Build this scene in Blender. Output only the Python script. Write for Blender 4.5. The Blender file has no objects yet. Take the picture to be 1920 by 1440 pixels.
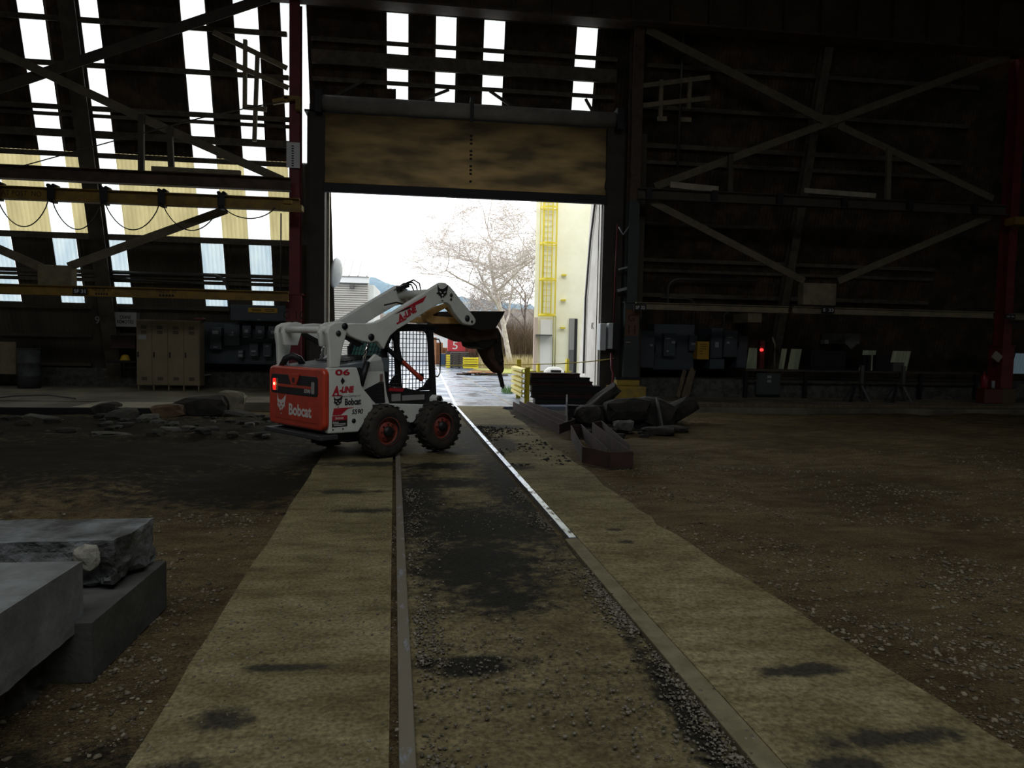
import bpy, bmesh, math, random
import numpy as np
from mathutils import Vector, Matrix, noise
from math import sin, cos, pi, radians as R

# ---------------------------------------------------------------- camera
FPX = 1300.0                       # focal length in pixels of the 1920 wide frame
YAW, PITCH, ROLL, EYE = R(7.0), math.atan(.0577), .0195, 1.7
_R0 = Vector((cos(YAW), -sin(YAW), 0)); _FH = Vector((sin(YAW), cos(YAW), 0)); _Z = Vector((0, 0, 1))
_F = cos(PITCH)*_FH - sin(PITCH)*_Z; _U0 = cos(PITCH)*_Z + sin(PITCH)*_FH
_r = cos(ROLL)*_R0 + sin(ROLL)*_U0; _u = cos(ROLL)*_U0 - sin(ROLL)*_R0
CAM = Vector((0, 0, EYE))
scene = bpy.context.scene
C = scene.collection
cd = bpy.data.cameras.new('camera'); cam = bpy.data.objects.new('camera', cd); C.objects.link(cam)
cd.sensor_width = 36.0; cd.lens = FPX/1920*36.0; cd.clip_start = .05; cd.clip_end = 2000
cam.matrix_world = Matrix(((_r.x, _u.x, -_F.x, CAM.x), (_r.y, _u.y, -_F.y, CAM.y), (_r.z, _u.z, -_F.z, CAM.z), (0, 0, 0, 1)))
scene.camera = cam
# ---------------------------------------------------------------- view and sky
vs = scene.view_settings
vs.view_transform = 'Standard'; vs.look = 'None'; vs.gamma = 1.0; vs.use_curve_mapping = False; vs.exposure = 0.0
W = bpy.data.worlds.new('overcast_sky'); scene.world = W; W.use_nodes = True
wn = W.node_tree.nodes; wl = W.node_tree.links
bg = wn['Background']
tc = wn.new('ShaderNodeTexCoord'); sx = wn.new('ShaderNodeSeparateXYZ'); rmp = wn.new('ShaderNodeValToRGB')
wl.new(tc.outputs['Generated'], sx.inputs[0]); wl.new(sx.outputs['Z'], rmp.inputs[0]); wl.new(rmp.outputs[0], bg.inputs[0])
rmp.color_ramp.elements[0].position = 0.0; rmp.color_ramp.elements[0].color = (.90, .93, .95, 1)
rmp.color_ramp.elements[1].position = .5; rmp.color_ramp.elements[1].color = (.98, 1.0, 1.0, 1)
bg.inputs[1].default_value = 3.0
# unseen roof openings, added and sized to brighten the hall: portals only steer the sampling of the sky
PORTALS = [(-2.0, -3.2, 22.0, 5.0), (1.0, 5.0, 7.0, 1.6)]
ROOF_Z = 13.6
for i, (px_, py_, wx, wy) in enumerate(PORTALS):
    ld = bpy.data.lights.new('unseen_skylight_portal', 'AREA'); ld.shape = 'RECTANGLE'; ld.size = wx; ld.size_y = wy
    ld.cycles.is_portal = True
    lo = bpy.data.objects.new('unseen_skylight_portal', ld); C.objects.link(lo); lo.location = (px_, py_, ROOF_Z + .02)

# ---------------------------------------------------------------- pixel helpers: a pixel of the photo becomes a point on a real plane
def ray(x, y): return _F + _r*((x-960)/FPX) - _u*((y-720)/FPX)
def onZ(x, y, z=0.0): d = ray(x, y); return CAM + d*((z-EYE)/d.z)
def onY(x, y, Y): d = ray(x, y); return CAM + d*(Y/d.y)
def onX(x, y, X): d = ray(x, y); return CAM + d*(X/d.x)
SY0, SS = 23.0, .26                 # the battered siding: Y = SY0 - SS*z
def onS(x, y, off=0.0):
    d = ray(x, y); t = (SY0-off-SS*EYE)/(d.y+SS*d.z); return CAM + d*t
def sidY(z, off=0.0): return SY0 - off - SS*z

# ---------------------------------------------------------------- mesh builder
class MB:
    def __init__(s): s.v = []; s.f = []; s.m = []; s.sm = []
    def add(s, vs_, fs, mi=0, smooth=False):
        o = len(s.v); s.v += [tuple(p) for p in vs_]
        for f in fs: s.f.append(tuple(o+i for i in f)); s.m.append(mi); s.sm.append(smooth)
        return s
    def box(s, c, d, rot=None, mi=0):
        a, b, e = d[0]/2, d[1]/2, d[2]/2; c = Vector(c)
        P = [Vector((x, y, z)) for z in (-e, e) for y in (-b, b) for x in (-a, a)]
        if rot is not None: P = [rot @ p for p in P]
        return s.add([p+c for p in P], [(0, 2, 3, 1), (4, 5, 7, 6), (0, 1, 5, 4), (2, 6, 7, 3), (0, 4, 6, 2), (1, 3, 7, 5)], mi)
    def bb(s, x0, x1, y0, y1, z0, z1, mi=0):
        return s.box(((x0+x1)/2, (y0+y1)/2, (z0+z1)/2), (abs(x1-x0), abs(y1-y0), abs(z1-z0)), None, mi)
    def bar(s, p, q, w, h, up=(0, 0, 1), mi=0):      # box from p to q, w across, h along up
        p, q = Vector(p), Vector(q); d = q-p; L = d.length; d.normalize(); up = Vector(up)
        sd_ = d.cross(up)
        if sd_.length < 1e-4: sd_ = d.cross(Vector((1, 0, 0)))
        sd_.normalize(); u2 = sd_.cross(d)
        P = []
        for c in (p, q):
            for a, b in ((-1, -1), (1, -1), (1, 1), (-1, 1)): P.append(c + sd_*(a*w/2) + u2*(b*h/2))
        return s.add(P, [(3, 2, 1, 0), (4, 5, 6, 7), (0, 1, 5, 4), (1, 2, 6, 5), (2, 3, 7, 6), (3, 0, 4, 7)], mi)
    def ibeam(s, p, q, w, h, t=.02, up=(0, 0, 1), mi=0):
        p, q = Vector(p), Vector(q); upv = Vector(up); d = (q-p).normalized(); u2 = d.cross(upv).normalized().cross(d)
        if u2.dot(upv) < 0: u2 = -u2
        s.bar(p+u2*(h/2-t/2), q+u2*(h/2-t/2), w, t, up, mi); s.bar(p-u2*(h/2-t/2), q-u2*(h/2-t/2), w, t, up, mi)
        return s.bar(p, q, t, h-t, up, mi)
    def tube(s, pts, r, n=8, mi=0, r1=None, cap=True):
        pts = [Vector(p) for p in pts]; N = len(pts); ring = []; V = []; prev = None
        for i, p in enumerate(pts):
            d = (pts[min(i+1, N-1)] - pts[max(i-1, 0)]).normalized()
            if prev is None:
                a = d.orthogonal().normalized()
            else:
                a = prev - d*prev.dot(d); a = a.normalized() if a.length > 1e-6 else d.orthogonal().normalized()
            prev = a; b = d.cross(a); rr = r if r1 is None else r + (r1-r)*i/max(N-1, 1)
            V += [p + (a*cos(2*pi*k/n) + b*sin(2*pi*k/n))*rr for k in range(n)]
        F = [(i*n+k, i*n+(k+1) % n, (i+1)*n+(k+1) % n, (i+1)*n+k) for i in range(N-1) for k in range(n)]
        if cap and n > 3: F += [tuple(range(n-1, -1, -1)), tuple((N-1)*n+k for k in range(n))]
        return s.add(V, F, mi, n > 5)
    def cyl(s, p, q, r, n=16, r1=None, mi=0): 
        s.tube([p, q], r, n, mi, r1); return s
    def prism(s, prof, y0, y1, mi=0, ax='y'):          # profile of (x,z) pushed along y
        n = len(prof)
        A = sum(prof[i][0]*prof[(i+1) % n][1]-prof[(i+1) % n][0]*prof[i][1] for i in range(n))
        if A < 0: prof = prof[::-1]
        def P(a, b, y): return (a, y, b) if ax == 'y' else ((y, a, b) if ax == 'x' else (a, b, y))
        if y0 > y1: y0, y1 = y1, y0
        V = [P(a, b, y0) for a, b in prof] + [P(a, b, y1) for a, b in prof]
        F = [tuple(range(n)), tuple(range(2*n-1, n-1, -1))] + [(i, i+n, (i+1) % n+n, (i+1) % n) for i in range(n)]
        if ax != 'y': F = [f[::-1] for f in F]
        return s.add(V, F, mi)
    def lathe(s, prof, n=28, axis='y', c=(0, 0, 0), mi=0):   # (r, h) about an axis through c
        V = []; F = []; m = len(prof); c = Vector(c)
        for k in range(n):
            a = 2*pi*k/n
            for r_, h in prof:
                p = {'y': (r_*cos(a), h, r_*sin(a)), 'z': (r_*cos(a), r_*sin(a), h), 'x': (h, r_*cos(a), r_*sin(a))}[axis]
                V.append(c+Vector(p))
        for k in range(n):
            k2 = (k+1) % n
            for j in range(m-1): F.append((k*m+j, k*m+j+1, k2*m+j+1, k2*m+j))
        return s.add(V, F, mi, True)
    def corr(s, x0, x1, z0, z1, off=0.0, per=.12, amp=.018, mi=0, rows=1):   # corrugated sheet on the battered plane
        n = max(2, int((x1-x0)/(per/4))); V = []; m = n+1
        for j in range(rows+1):
            z = z0+(z1-z0)*j/rows
            for i in range(m):
                x = x0+(x1-x0)*i/n; V.append((x, sidY(z, off) + amp*cos(2*pi*x/per), z))
        return s.add(V, [(j*m+i, j*m+i+1, (j+1)*m+i+1, (j+1)*m+i) for j in range(rows) for i in range(n)], mi, True)
    def obj(s, name, mats, parent=None, bevel=0, recalc=True):
        me = bpy.data.meshes.new(name)
        me.from_pydata(s.v, [], s.f)
        mats = mats if isinstance(mats, (list, tuple)) else [mats]
        for m in mats: me.materials.append(m)
        me.polygons.foreach_set('material_index', s.m); me.polygons.foreach_set('use_smooth', s.sm)
        if recalc and len(s.v) < 60000:
            b = bmesh.new(); b.from_mesh(me); bmesh.ops.recalc_face_normals(b, faces=b.faces); b.to_mesh(me); b.free()
        o = bpy.data.objects.new(name, me); C.objects.link(o)
        if parent: o.parent = parent
        if bevel:
            bm = o.modifiers.new('bevel', 'BEVEL'); bm.width = bevel; bm.segments = 2; bm.limit_method = 'ANGLE'; bm.angle_limit = R(35)
        return o

def tag(o, label=None, cat=None, group=None, kind=None):
    if label: o['label'] = label
    if cat: o['category'] = cat
    if group: o['group'] = group
    if kind: o['kind'] = kind
    return o
def thing(name, label, cat, loc=(0, 0, 0), rz=0.0, group=None):
    o = bpy.data.objects.new(name, None); C.objects.link(o); o.location = loc; o.rotation_euler = (0, 0, rz)
    o.empty_display_size = .2
    return tag(o, label, cat, group)
def kids(o): return [c for c in bpy.data.objects if c.parent == o]
def copy_tree(o, parent=None):
    c = o.copy(); C.objects.link(c)
    if parent: c.parent = parent
    for ch in kids(o): copy_tree(ch, c)
    return c

# ---------------------------------------------------------------- materials
MATS = {}
def mat(name, col, rough=.7, metal=0.0, col2=None, scale=3.0, detail=6, bump=0.0, bscale=None, thr=(.4, .62), emit=None, spec=.5, coat=0.0, stretch=None):
    if name in MATS: return MATS[name]
    m = bpy.data.materials.new(name); m.use_nodes = True; N = m.node_tree.nodes; L = m.node_tree.links
    b = N['Principled BSDF']; b.inputs['Roughness'].default_value = rough; b.inputs['Metallic'].default_value = metal
    b.inputs['Specular IOR Level'].default_value = spec
    b.inputs['Base Color'].default_value = (*col, 1)
    if coat: b.inputs['Coat Weight'].default_value = coat; b.inputs['Coat Roughness'].default_value = .15
    if emit: b.inputs['Emission Color'].default_value = (*emit[0], 1); b.inputs['Emission Strength'].default_value = emit[1]
    if col2 or bump:
        t = N.new('ShaderNodeTexCoord'); src = t.outputs['Object']
        if stretch:
            mp = N.new('ShaderNodeMapping'); mp.inputs['Scale'].default_value = stretch; L.new(src, mp.inputs[0]); src = mp.outputs[0]
    if col2:
        n = N.new('ShaderNodeTexNoise'); n.inputs['Scale'].default_value = scale; n.inputs['Detail'].default_value = detail
        n.inputs['Roughness'].default_value = .65; L.new(src, n.inputs['Vector'])
        r = N.new('ShaderNodeValToRGB'); r.color_ramp.elements[0].position = thr[0]; r.color_ramp.elements[1].position = thr[1]
        r.color_ramp.elements[0].color = (*col, 1); r.color_ramp.elements[1].color = (*col2, 1)
        L.new(n.outputs['Fac'], r.inputs[0]); L.new(r.outputs[0], b.inputs['Base Color'])
    if bump:
        n2 = N.new('ShaderNodeTexNoise'); n2.inputs['Scale'].default_value = bscale or scale*6; n2.inputs['Detail'].default_value = 4
        L.new(src, n2.inputs['Vector'])
        bp = N.new('ShaderNodeBump'); bp.inputs['Strength'].default_value = bump; bp.inputs['Distance'].default_value = .02
        L.new(n2.outputs['Fac'], bp.inputs['Height']); L.new(bp.outputs[0], b.inputs['Normal'])
    MATS[name] = m; return m
def translucent(name, col, col2=None, scale=2.0, mix=1.0, trans=None, clear=0.0, stretch=(1, 1, .15)):
    m = bpy.data.materials.new(name); m.use_nodes = True; N = m.node_tree.nodes; L = m.node_tree.links
    N.remove(N['Principled BSDF']); out = N['Material Output']
    tl = N.new('ShaderNodeBsdfTranslucent'); df = N.new('ShaderNodeBsdfDiffuse'); mx = N.new('ShaderNodeMixShader')
    tl.inputs[0].default_value = (*col, 1); df.inputs[0].default_value = (*[c*.35 for c in col], 1); mx.inputs[0].default_value = .25
    if col2:
        t = N.new('ShaderNodeTexCoord'); mp = N.new('ShaderNodeMapping'); mp.inputs['Scale'].default_value = stretch
        n = N.new('ShaderNodeTexNoise'); n.inputs['Scale'].default_value = scale; n.inputs['Detail'].default_value = 5
        r = N.new('ShaderNodeValToRGB'); r.color_ramp.elements[0].position = .38; r.color_ramp.elements[1].position = .62
        r.color_ramp.elements[0].color = (*col, 1); r.color_ramp.elements[1].color = (*col2, 1)
        L.new(t.outputs['Object'], mp.inputs[0]); L.new(mp.outputs[0], n.inputs['Vector']); L.new(n.outputs['Fac'], r.inputs[0]); L.new(r.outputs[0], tl.inputs[0])
    L.new(tl.outputs[0], mx.inputs[1]); L.new(df.outputs[0], mx.inputs[2])
    if clear:
        tr = N.new('ShaderNodeBsdfTransparent'); m2 = N.new('ShaderNodeMixShader'); m2.inputs[0].default_value = clear
        L.new(mx.outputs[0], m2.inputs[1]); L.new(tr.outputs[0], m2.inputs[2]); L.new(m2.outputs[0], out.inputs[0])
    else: L.new(mx.outputs[0], out.inputs[0])
    return m

M_RUST = mat('rusty_siding', (.018, .014, .009), .85, 0, (.095, .056, .028), 1.6, bump=.3, thr=(.42, .68))
M_DARKSID = mat('grimy_siding', (.050, .045, .033), .85, 0, (.085, .076, .055), 1.0, stretch=(1, 1, .2))
M_STEEL = mat('grey_beige_steel', (.06, .053, .038), .7, .1, (.12, .10, .07), 4, bump=.2)
M_BROWN = mat('brown_steel', (.045, .030, .020), .7, .1, (.09, .055, .035), 3, bump=.2)
M_BLACKST = mat('black_steel', (.010, .010, .011), .6, .2)
M_RED = mat('red_painted_steel', (.16, .012, .022), .6, 0, (.10, .010, .015), 2)
M_GREEN = mat('dark_green_steel', (.028, .038, .036), .6, 0, (.04, .05, .046), 2)
M_YEL = mat('yellow_paint_dirty', (.26, .15, .015), .6, 0, (.16, .10, .02), 3, bump=.1)
M_BEIGE = mat('beige_steel', (.22, .19, .11), .7, 0, (.14, .12, .07), 3)
M_CREAMST = mat('cream_steel', (.36, .32, .24), .7, 0, (.25, .22, .16), 3)
M_BLUEBOX = mat('blue_grey_enamel', (.042, .058, .072), .5, 0, (.055, .07, .085), 2)
M_BLUEBOX2 = mat('blue_grey_enamel_light', (.06, .078, .095), .45)
M_PLATE = mat('light_label_plate', (.30, .31, .32), .5)
M_BLACK = mat('black_matt', (.006, .006, .007), .7)
M_SIGNBLK = mat('sign_black', (.008, .008, .010), .5)
M_SIGNWHT = mat('sign_white', (.62, .64, .64), .6)
M_CONC = mat('grey_concrete', (.16, .16, .15), .85, 0, (.25, .25, .235), 2.5, bump=.5, bscale=30)
M_CONCD = mat('dark_broken_concrete', (.05, .05, .047), .95, 0, (.12, .115, .105), 6, bump=1.0, bscale=18)
M_LOCKER = mat('tan_locker_enamel', (.20, .165, .10), .6, 0, (.26, .21, .125), 1.5)
M_CONDUIT = mat('galvanised_conduit', (.10, .10, .095), .5, .4)
M_WOOD = mat('weathered_timber', (.10, .075, .045), .85, 0, (.16, .12, .075), 2, stretch=(6, 1, 1))
# ================================================================ the hall
XL, XR, YB = -24.0, 34.0, -22.0
def slab(name, x0, x1, y0, y1, z0, z1, m, kind='structure', label=None, parent=None, bevel=0):
    o = MB().bb(x0, x1, y0, y1, z0, z1).obj(name, m, parent, bevel)
    if kind: tag(o, label, kind=kind)
    return o
# roof with the unseen added openings cut out (strips of deck around the openings)
M_ROOF = mat('sooty_roof_deck', (.02, .018, .015), .9)
rb = MB()
cuts = sorted(set([XL, XR] + [a for p in PORTALS for a in (p[0]-p[2]/2, p[0]+p[2]/2)]))
cuty = sorted(set([YB, 20.6] + [a for p in PORTALS for a in (p[1]-p[3]/2, p[1]+p[3]/2)]))
for i in range(len(cuts)-1):
    for j in range(len(cuty)-1):
        cx, cy = (cuts[i]+cuts[i+1])/2, (cuty[j]+cuty[j+1])/2
        if any(abs(cx-p[0]) < p[2]/2 and abs(cy-p[1]) < p[3]/2 for p in PORTALS): continue
        rb.bb(cuts[i], cuts[i+1], cuty[j], cuty[j+1], ROOF_Z, ROOF_Z+.12)
tag(rb.obj('ceiling', M_ROOF), 'dark roof deck with unseen openings added to light the hall', kind='structure')
slab('wall_west', XL-.2, XL, YB, 23, 0, ROOF_Z, M_ROOF, label='dark side wall of the hall')
slab('wall_east', XR, XR+.2, YB, 23, 0, ROOF_Z, M_ROOF, label='dark far side wall of the hall')
slab('wall_back', XL, XR, YB-.2, YB, 0, ROOF_Z, M_ROOF, label='dark wall behind the camera')

# ---- translucent strips in the siding
STR = [(-15.0, -14.35), (-12.62, -11.98), (-10.85, -10.22), (-9.50, -8.86), (-6.74, -6.11), (-5.36, -4.72), (-4.12, -3.42)]
STRD = [(-1.24, -.645), (.13, .70), (1.49, 2.08), (4.17, 4.78)]
Z3, Z2, Z1, ZT = 2.68, 4.56, 6.87, 11.2
M_STRIP = translucent('clear_fibreglass', (.92, .95, .95))
M_STRIPLO = translucent('weathered_fibreglass', (.42, .52, .58), (.55, .63, .65), 3)
M_CREAM = translucent('yellowed_fibreglass', (.50, .43, .22), (.40, .34, .17), 2.5)
def between(strips, x0, x1):
    out = []; x = x0
    for a, b in strips:
        if b <= x0 or a >= x1: continue
        if a > x: out.append((x, a))
        x = b
    if x < x1: out.append((x, x1))
    return out
w = MB()
for a, b in between(STR, XL, -2.9): w.corr(a, b, Z1, ZT, mi=0)
tag(w.obj('wall_left', [M_RUST], recalc=False), 'rusty dark corrugated siding left of the doorway, upper rows', kind='structure')
w = MB()
for a, b in between([s for s in STR if s[0] > -14], XL, -3.4): w.corr(a, b, Z3, Z2, mi=0)
w.corr(XL, -2.9, 0.5, Z3, mi=0)
w.corr(-4.0, -2.9, Z3, Z1)
tag(w.obj('wall_left', [M_DARKSID], recalc=False), 'grimy corrugated siding left of the doorway, lower rows', kind='structure')
wi = 0
for a, b in between([s for s in STR if s[0] > -14], -15.5, -3.95):
    wi += 1
    tag(MB().corr(a, b, Z2, Z1+.05, off=-.01, amp=.02).obj('window_%d' % wi, M_CREAM, recalc=False), 'yellowed translucent corrugated sheet in the left wall', kind='structure')
for k, (a, b) in enumerate(STR):
    wi += 1
    tag(MB().corr(a, b, Z2, ZT, off=.012).obj('window_%d' % wi, M_STRIP, recalc=False), 'bright translucent strip in the left wall', kind='structure')
    if k < 6:
        wi += 1
        tag(MB().corr(a, b, Z3, Z2, off=.012).obj('window_%d' % wi, M_STRIPLO, recalc=False), 'bluish translucent lower strip in the left wall', kind='structure')
w = MB()
for a, b in between(STRD, -3.42, 5.1): w.corr(a, b, 8.0, ZT)
w.corr(-1.24, -.99, 8.0, 8.95, off=.02)
tag(w.obj('wall_front', [M_RUST], recalc=False), 'rusty dark corrugated siding above the doorway', kind='structure')
for a, b in STRD:
    wi += 1
    tag(MB().corr(a, b, 8.0, ZT, off=-.01).obj('window_%d' % wi, M_STRIP, recalc=False), 'bright translucent strip above the doorway', kind='structure')
tag(MB().bb(-3.42, 5.1, 19.9, 21.2, 7.95, 8.0).obj('trim_1', M_BLACKST), 'soffit above the roll-up door', kind='structure')
WIN = [(1402, 1427), (1443, 1451), (1463, 1473), (1480, 1501), (1615, 1641), (1672, 1706), (1884, 1900), (1903, 1935)]
WZ0, WZ1 = .98, 1.72
STRR = [(onS(a, 670).x, onS(b, 670).x) for a, b in WIN]
w = MB(); w.corr(5.1, XR, 0.5, WZ0); w.corr(5.1, XR, WZ1, ZT)
for a, b in between(STRR, 5.1, XR): w.corr(a, b, WZ0, WZ1)
tag(w.obj('wall_right', [M_RUST], recalc=False), 'dark rusty corrugated siding right of the doorway', kind='structure')
M_DIMW = translucent('dirty_window_sheet', (.024, .026, .017), (.014, .016, .011), 4)
M_DIMW2 = translucent('dirty_window_sheet_blue', (.035, .05, .06))
for k, (a, b) in enumerate(STRR):
    wi += 1
    tag(MB().corr(a-.02, b+.02, WZ0-.02, WZ1+.02, off=-.02).obj('window_%d' % wi, M_DIMW2 if k > 5 else M_DIMW, recalc=False), 'dim sheeted window low in the right wall', kind='structure')
# closed upper part above the siding, outside face of the girder
slab('wall_upper', XL, 16.2, 20.25, 20.35, 11.1, ROOF_Z, M_RUST, label='upper wall above the crane girder')
slab('wall_upper', 17.2, XR, 20.25, 20.35, 12.9, ROOF_Z, M_RUST, label='upper wall at the right end')
# plinths and raised floors along the wall
slab('trim_2', XL, -2.95, 22.5, 22.9, .0, .72, M_CONCD, label='dark concrete plinth under the left siding')
slab('trim_3', 5.1, XR, 20.75, 22.9, .0, .72, M_CONCD, label='dark concrete plinth under the right siding')
M_FLOORC = mat('dirty_floor_concrete', (.10, .09, .065), .85, 0, (.22, .20, .14), .6, bump=.3, bscale=14)
slab('floor_left', XL, -3.0, 17.3, 22.6, -.2, .17, M_FLOORC, label='raised concrete walk along the left wall')
slab('shadow_trim_4', -14, -4.9, 15.84, 15.9, -.2, .15, M_BLACKST, label='black bar standing in for shadow on the left walk front')  # added black bar stands in for the shaded front face of the slab
slab('floor_left', -7.6, -5.1, 15.9, 17.3, -.2, .165, mat('pale_slab', (.26, .24, .17), .8, 0, (.36, .33, .24), .8), label='pale slab edge at the left walk')
slab('floor_left', XL, -7.6, 15.9, 17.3, -.2, .15, M_FLOORC, label='dirty slab edge far left')
slab('floor_right', 5.6, XR, 18.6, 22.7, -.2, .17, M_FLOORC, label='raised concrete kerb along the right wall')
slab('floor_right', 5.9, XR, 18.05, 18.6, -.2, .08, M_FLOORC, label='lower kerb step along the right wall')

# ---- ground of dirt and gravel
def blobmask(N, L, vec, blobs, nscale=7.0, namp=1.7, soft=.5):
    nz = N.new('ShaderNodeTexNoise'); nz.inputs['Scale'].default_value = nscale; nz.inputs['Detail'].default_value = 9; nz.inputs['Roughness'].default_value = .7; L.new(vec, nz.inputs['Vector'])
    cur = None
    for (cx, cy, rx, ry) in blobs:
        mp = N.new('ShaderNodeMapping'); mp.vector_type = 'POINT'
        mp.inputs['Scale'].default_value = (1/rx, 1/ry, 0); mp.inputs['Location'].default_value = (-cx/rx, -cy/ry, 0); L.new(vec, mp.inputs[0])
        ln = N.new('ShaderNodeVectorMath'); ln.operation = 'LENGTH'; L.new(mp.outputs[0], ln.inputs[0])
        if cur is None: cur = ln.outputs['Value']
        else:
            mn = N.new('ShaderNodeMath'); mn.operation = 'MINIMUM'; L.new(cur, mn.inputs[0]); L.new(ln.outputs['Value'], mn.inputs[1]); cur = mn.outputs[0]
    a = N.new('ShaderNodeMath'); a.operation = 'MULTIPLY_ADD'; L.new(nz.outputs['Fac'], a.inputs[0]); a.inputs[1].default_value = namp*2; L.new(cur, a.inputs[2])
    r = N.new('ShaderNodeMapRange'); r.interpolation_type = 'SMOOTHSTEP'
    r.inputs['From Min'].default_value = 1+namp-soft; r.inputs['From Max'].default_value = 1+namp+soft
    r.inputs['To Min'].default_value = 1; r.inputs['To Max'].default_value = 0
    L.new(a.outputs[0], r.inputs['Value']); return r.outputs['Result']
def groundmat(name, c1, c2, cdark, blobs, grain=60, bump=.6, rough=.9, big=.5, wetrough=.88, speck=(.30, .28, .22), bdist=.02, specthr=.66):
    m = bpy.data.materials.new(name); m.use_nodes = True; N = m.node_tree.nodes; L = m.node_tree.links; b = N['Principled BSDF']
    t = N.new('ShaderNodeTexCoord'); v = t.outputs['Object']
    n1 = N.new('ShaderNodeTexNoise'); n1.inputs['Scale'].default_value = big; n1.inputs['Detail'].default_value = 9; n1.inputs['Roughness'].default_value = .62; L.new(v, n1.inputs['Vector'])
    r1 = N.new('ShaderNodeValToRGB'); r1.color_ramp.elements[0].position = .36; r1.color_ramp.elements[1].position = .62
    r1.color_ramp.elements[0].color = (*c1, 1); r1.color_ramp.elements[1].color = (*c2, 1); L.new(n1.outputs['Fac'], r1.inputs[0])
    # fine grain
    n2 = N.new('ShaderNodeTexVoronoi'); n2.inputs['Scale'].default_value = grain; L.new(v, n2.inputs['Vector'])
    n3 = N.new('ShaderNodeTexNoise'); n3.inputs['Scale'].default_value = grain*.6; n3.inputs['Detail'].default_value = 5; L.new(v, n3.inputs['Vector'])
    mx = N.new('ShaderNodeMix'); mx.data_type = 'RGBA'; mx.blend_type = 'MULTIPLY'; mx.inputs['Factor'].default_value = 1
    r2 = N.new('ShaderNodeValToRGB'); r2.color_ramp.elements[0].position = .3; r2.color_ramp.elements[1].position = .7
    r2.color_ramp.elements[0].color = (.55, .55, .55, 1); r2.color_ramp.elements[1].color = (1.35, 1.35, 1.35, 1)
    L.new(n3.outputs['Fac'], r2.inputs[0]); L.new(r1.outputs[0], mx.inputs['A']); L.new(r2.outputs[0], mx.inputs['B'])
    # mid-size mottling and long scuffs
    n5 = N.new('ShaderNodeTexNoise'); n5.inputs['Scale'].default_value = 3.6; n5.inputs['Detail'].default_value = 8; n5.inputs['Roughness'].default_value = .7
    mp5 = N.new('ShaderNodeMapping'); mp5.inputs['Scale'].default_value = (.55, 1.5, 1); L.new(v, mp5.inputs[0]); L.new(mp5.outputs[0], n5.inputs['Vector'])
    r5 = N.new('ShaderNodeValToRGB'); r5.color_ramp.elements[0].position = .36; r5.color_ramp.elements[1].position = .62
    r5.color_ramp.elements[0].color = (.62, .60, .55, 1); r5.color_ramp.elements[1].color = (1.18, 1.16, 1.12, 1); L.new(n5.outputs['Fac'], r5.inputs[0])
    mx5 = N.new('ShaderNodeMix'); mx5.data_type = 'RGBA'; mx5.blend_type = 'MULTIPLY'; mx5.inputs['Factor'].default_value = 1; L.new(mx.outputs['Result'], mx5.inputs['A']); L.new(r5.outputs[0], mx5.inputs['B'])
    cur = mx5.outputs['Result']
    # pale specks of stone, gathered in drifts
    n4 = N.new('ShaderNodeTexNoise'); n4.inputs['Scale'].default_value = 1.1; n4.inputs['Detail'].default_value = 4; L.new(v, n4.inputs['Vector'])
    sm = N.new('ShaderNodeMath'); sm.operation = 'MULTIPLY'; L.new(n2.outputs['Color'], sm.inputs[0]); L.new(n4.outputs['Fac'], sm.inputs[1])
    sr = N.new('ShaderNodeMapRange'); sr.inputs['From Min'].default_value = .58; sr.inputs['From Max'].default_value = .64; L.new(sm.outputs[0], sr.inputs['Value'])
    mx2 = N.new('ShaderNodeMix'); mx2.data_type = 'RGBA'; L.new(sr.outputs['Result'], mx2.inputs['Factor']); L.new(cur, mx2.inputs['A']); mx2.inputs['B'].default_value = (*speck, 1)
    cur = mx2.outputs['Result']
    if blobs:
        k = blobmask(N, L, v, blobs)
        mx3 = N.new('ShaderNodeMix'); mx3.data_type = 'RGBA'; L.new(k, mx3.inputs['Factor']); L.new(cur, mx3.inputs['A'])
        dk = N.new('ShaderNodeMix'); dk.data_type = 'RGBA'; dk.blend_type = 'MULTIPLY'; dk.inputs['Factor'].default_value = 1; L.new(r2.outputs[0], dk.inputs['A']); dk.inputs['B'].default_value = (*cdark, 1)
        L.new(dk.outputs['Result'], mx3.inputs['B']); cur = mx3.outputs['Result']
        rr = N.new('ShaderNodeMapRange'); L.new(k, rr.inputs['Value']); rr.inputs['To Min'].default_value = rough; rr.inputs['To Max'].default_value = wetrough; L.new(rr.outputs['Result'], b.inputs['Roughness'])
    else: b.inputs['Roughness'].default_value = rough
    L.new(cur, b.inputs['Base Color'])
    bp = N.new('ShaderNodeBump'); bp.inputs['Strength'].default_value = bump; bp.inputs['Distance'].default_value = bdist
    ad = N.new('ShaderNodeMath'); ad.operation = 'SUBTRACT'; L.new(n3.outputs['Fac'], ad.inputs[0]); L.new(n2.outputs['Distance'], ad.inputs[1])
    L.new(ad.outputs[0], bp.inputs['Height']); L.new(bp.outputs[0], b.inputs['Normal'])
    b.inputs['Specular IOR Level'].default_value = .15
    return m
M_DIRT = groundmat('brown_gravel_dirt', (.105, .078, .038), (.20, .155, .080), (.026, .022, .014),
    [(-4.6, 10.5, 4.6, 2.6), (-7, 13.6, 6, 2.0), (-2.2, 8.6, 1.5, 1.3), (-3.0, 13.5, 2.2, 2.2), (-1.95, 2.75, .95, .36), (-2.9, 2.1, 1.7, .55), (3.4, 16.5, 2.4, 2.2), (-11, 11, 3, 1.2)], grain=90, bump=.9, bdist=.02, big=.45, wetrough=.95)
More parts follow.
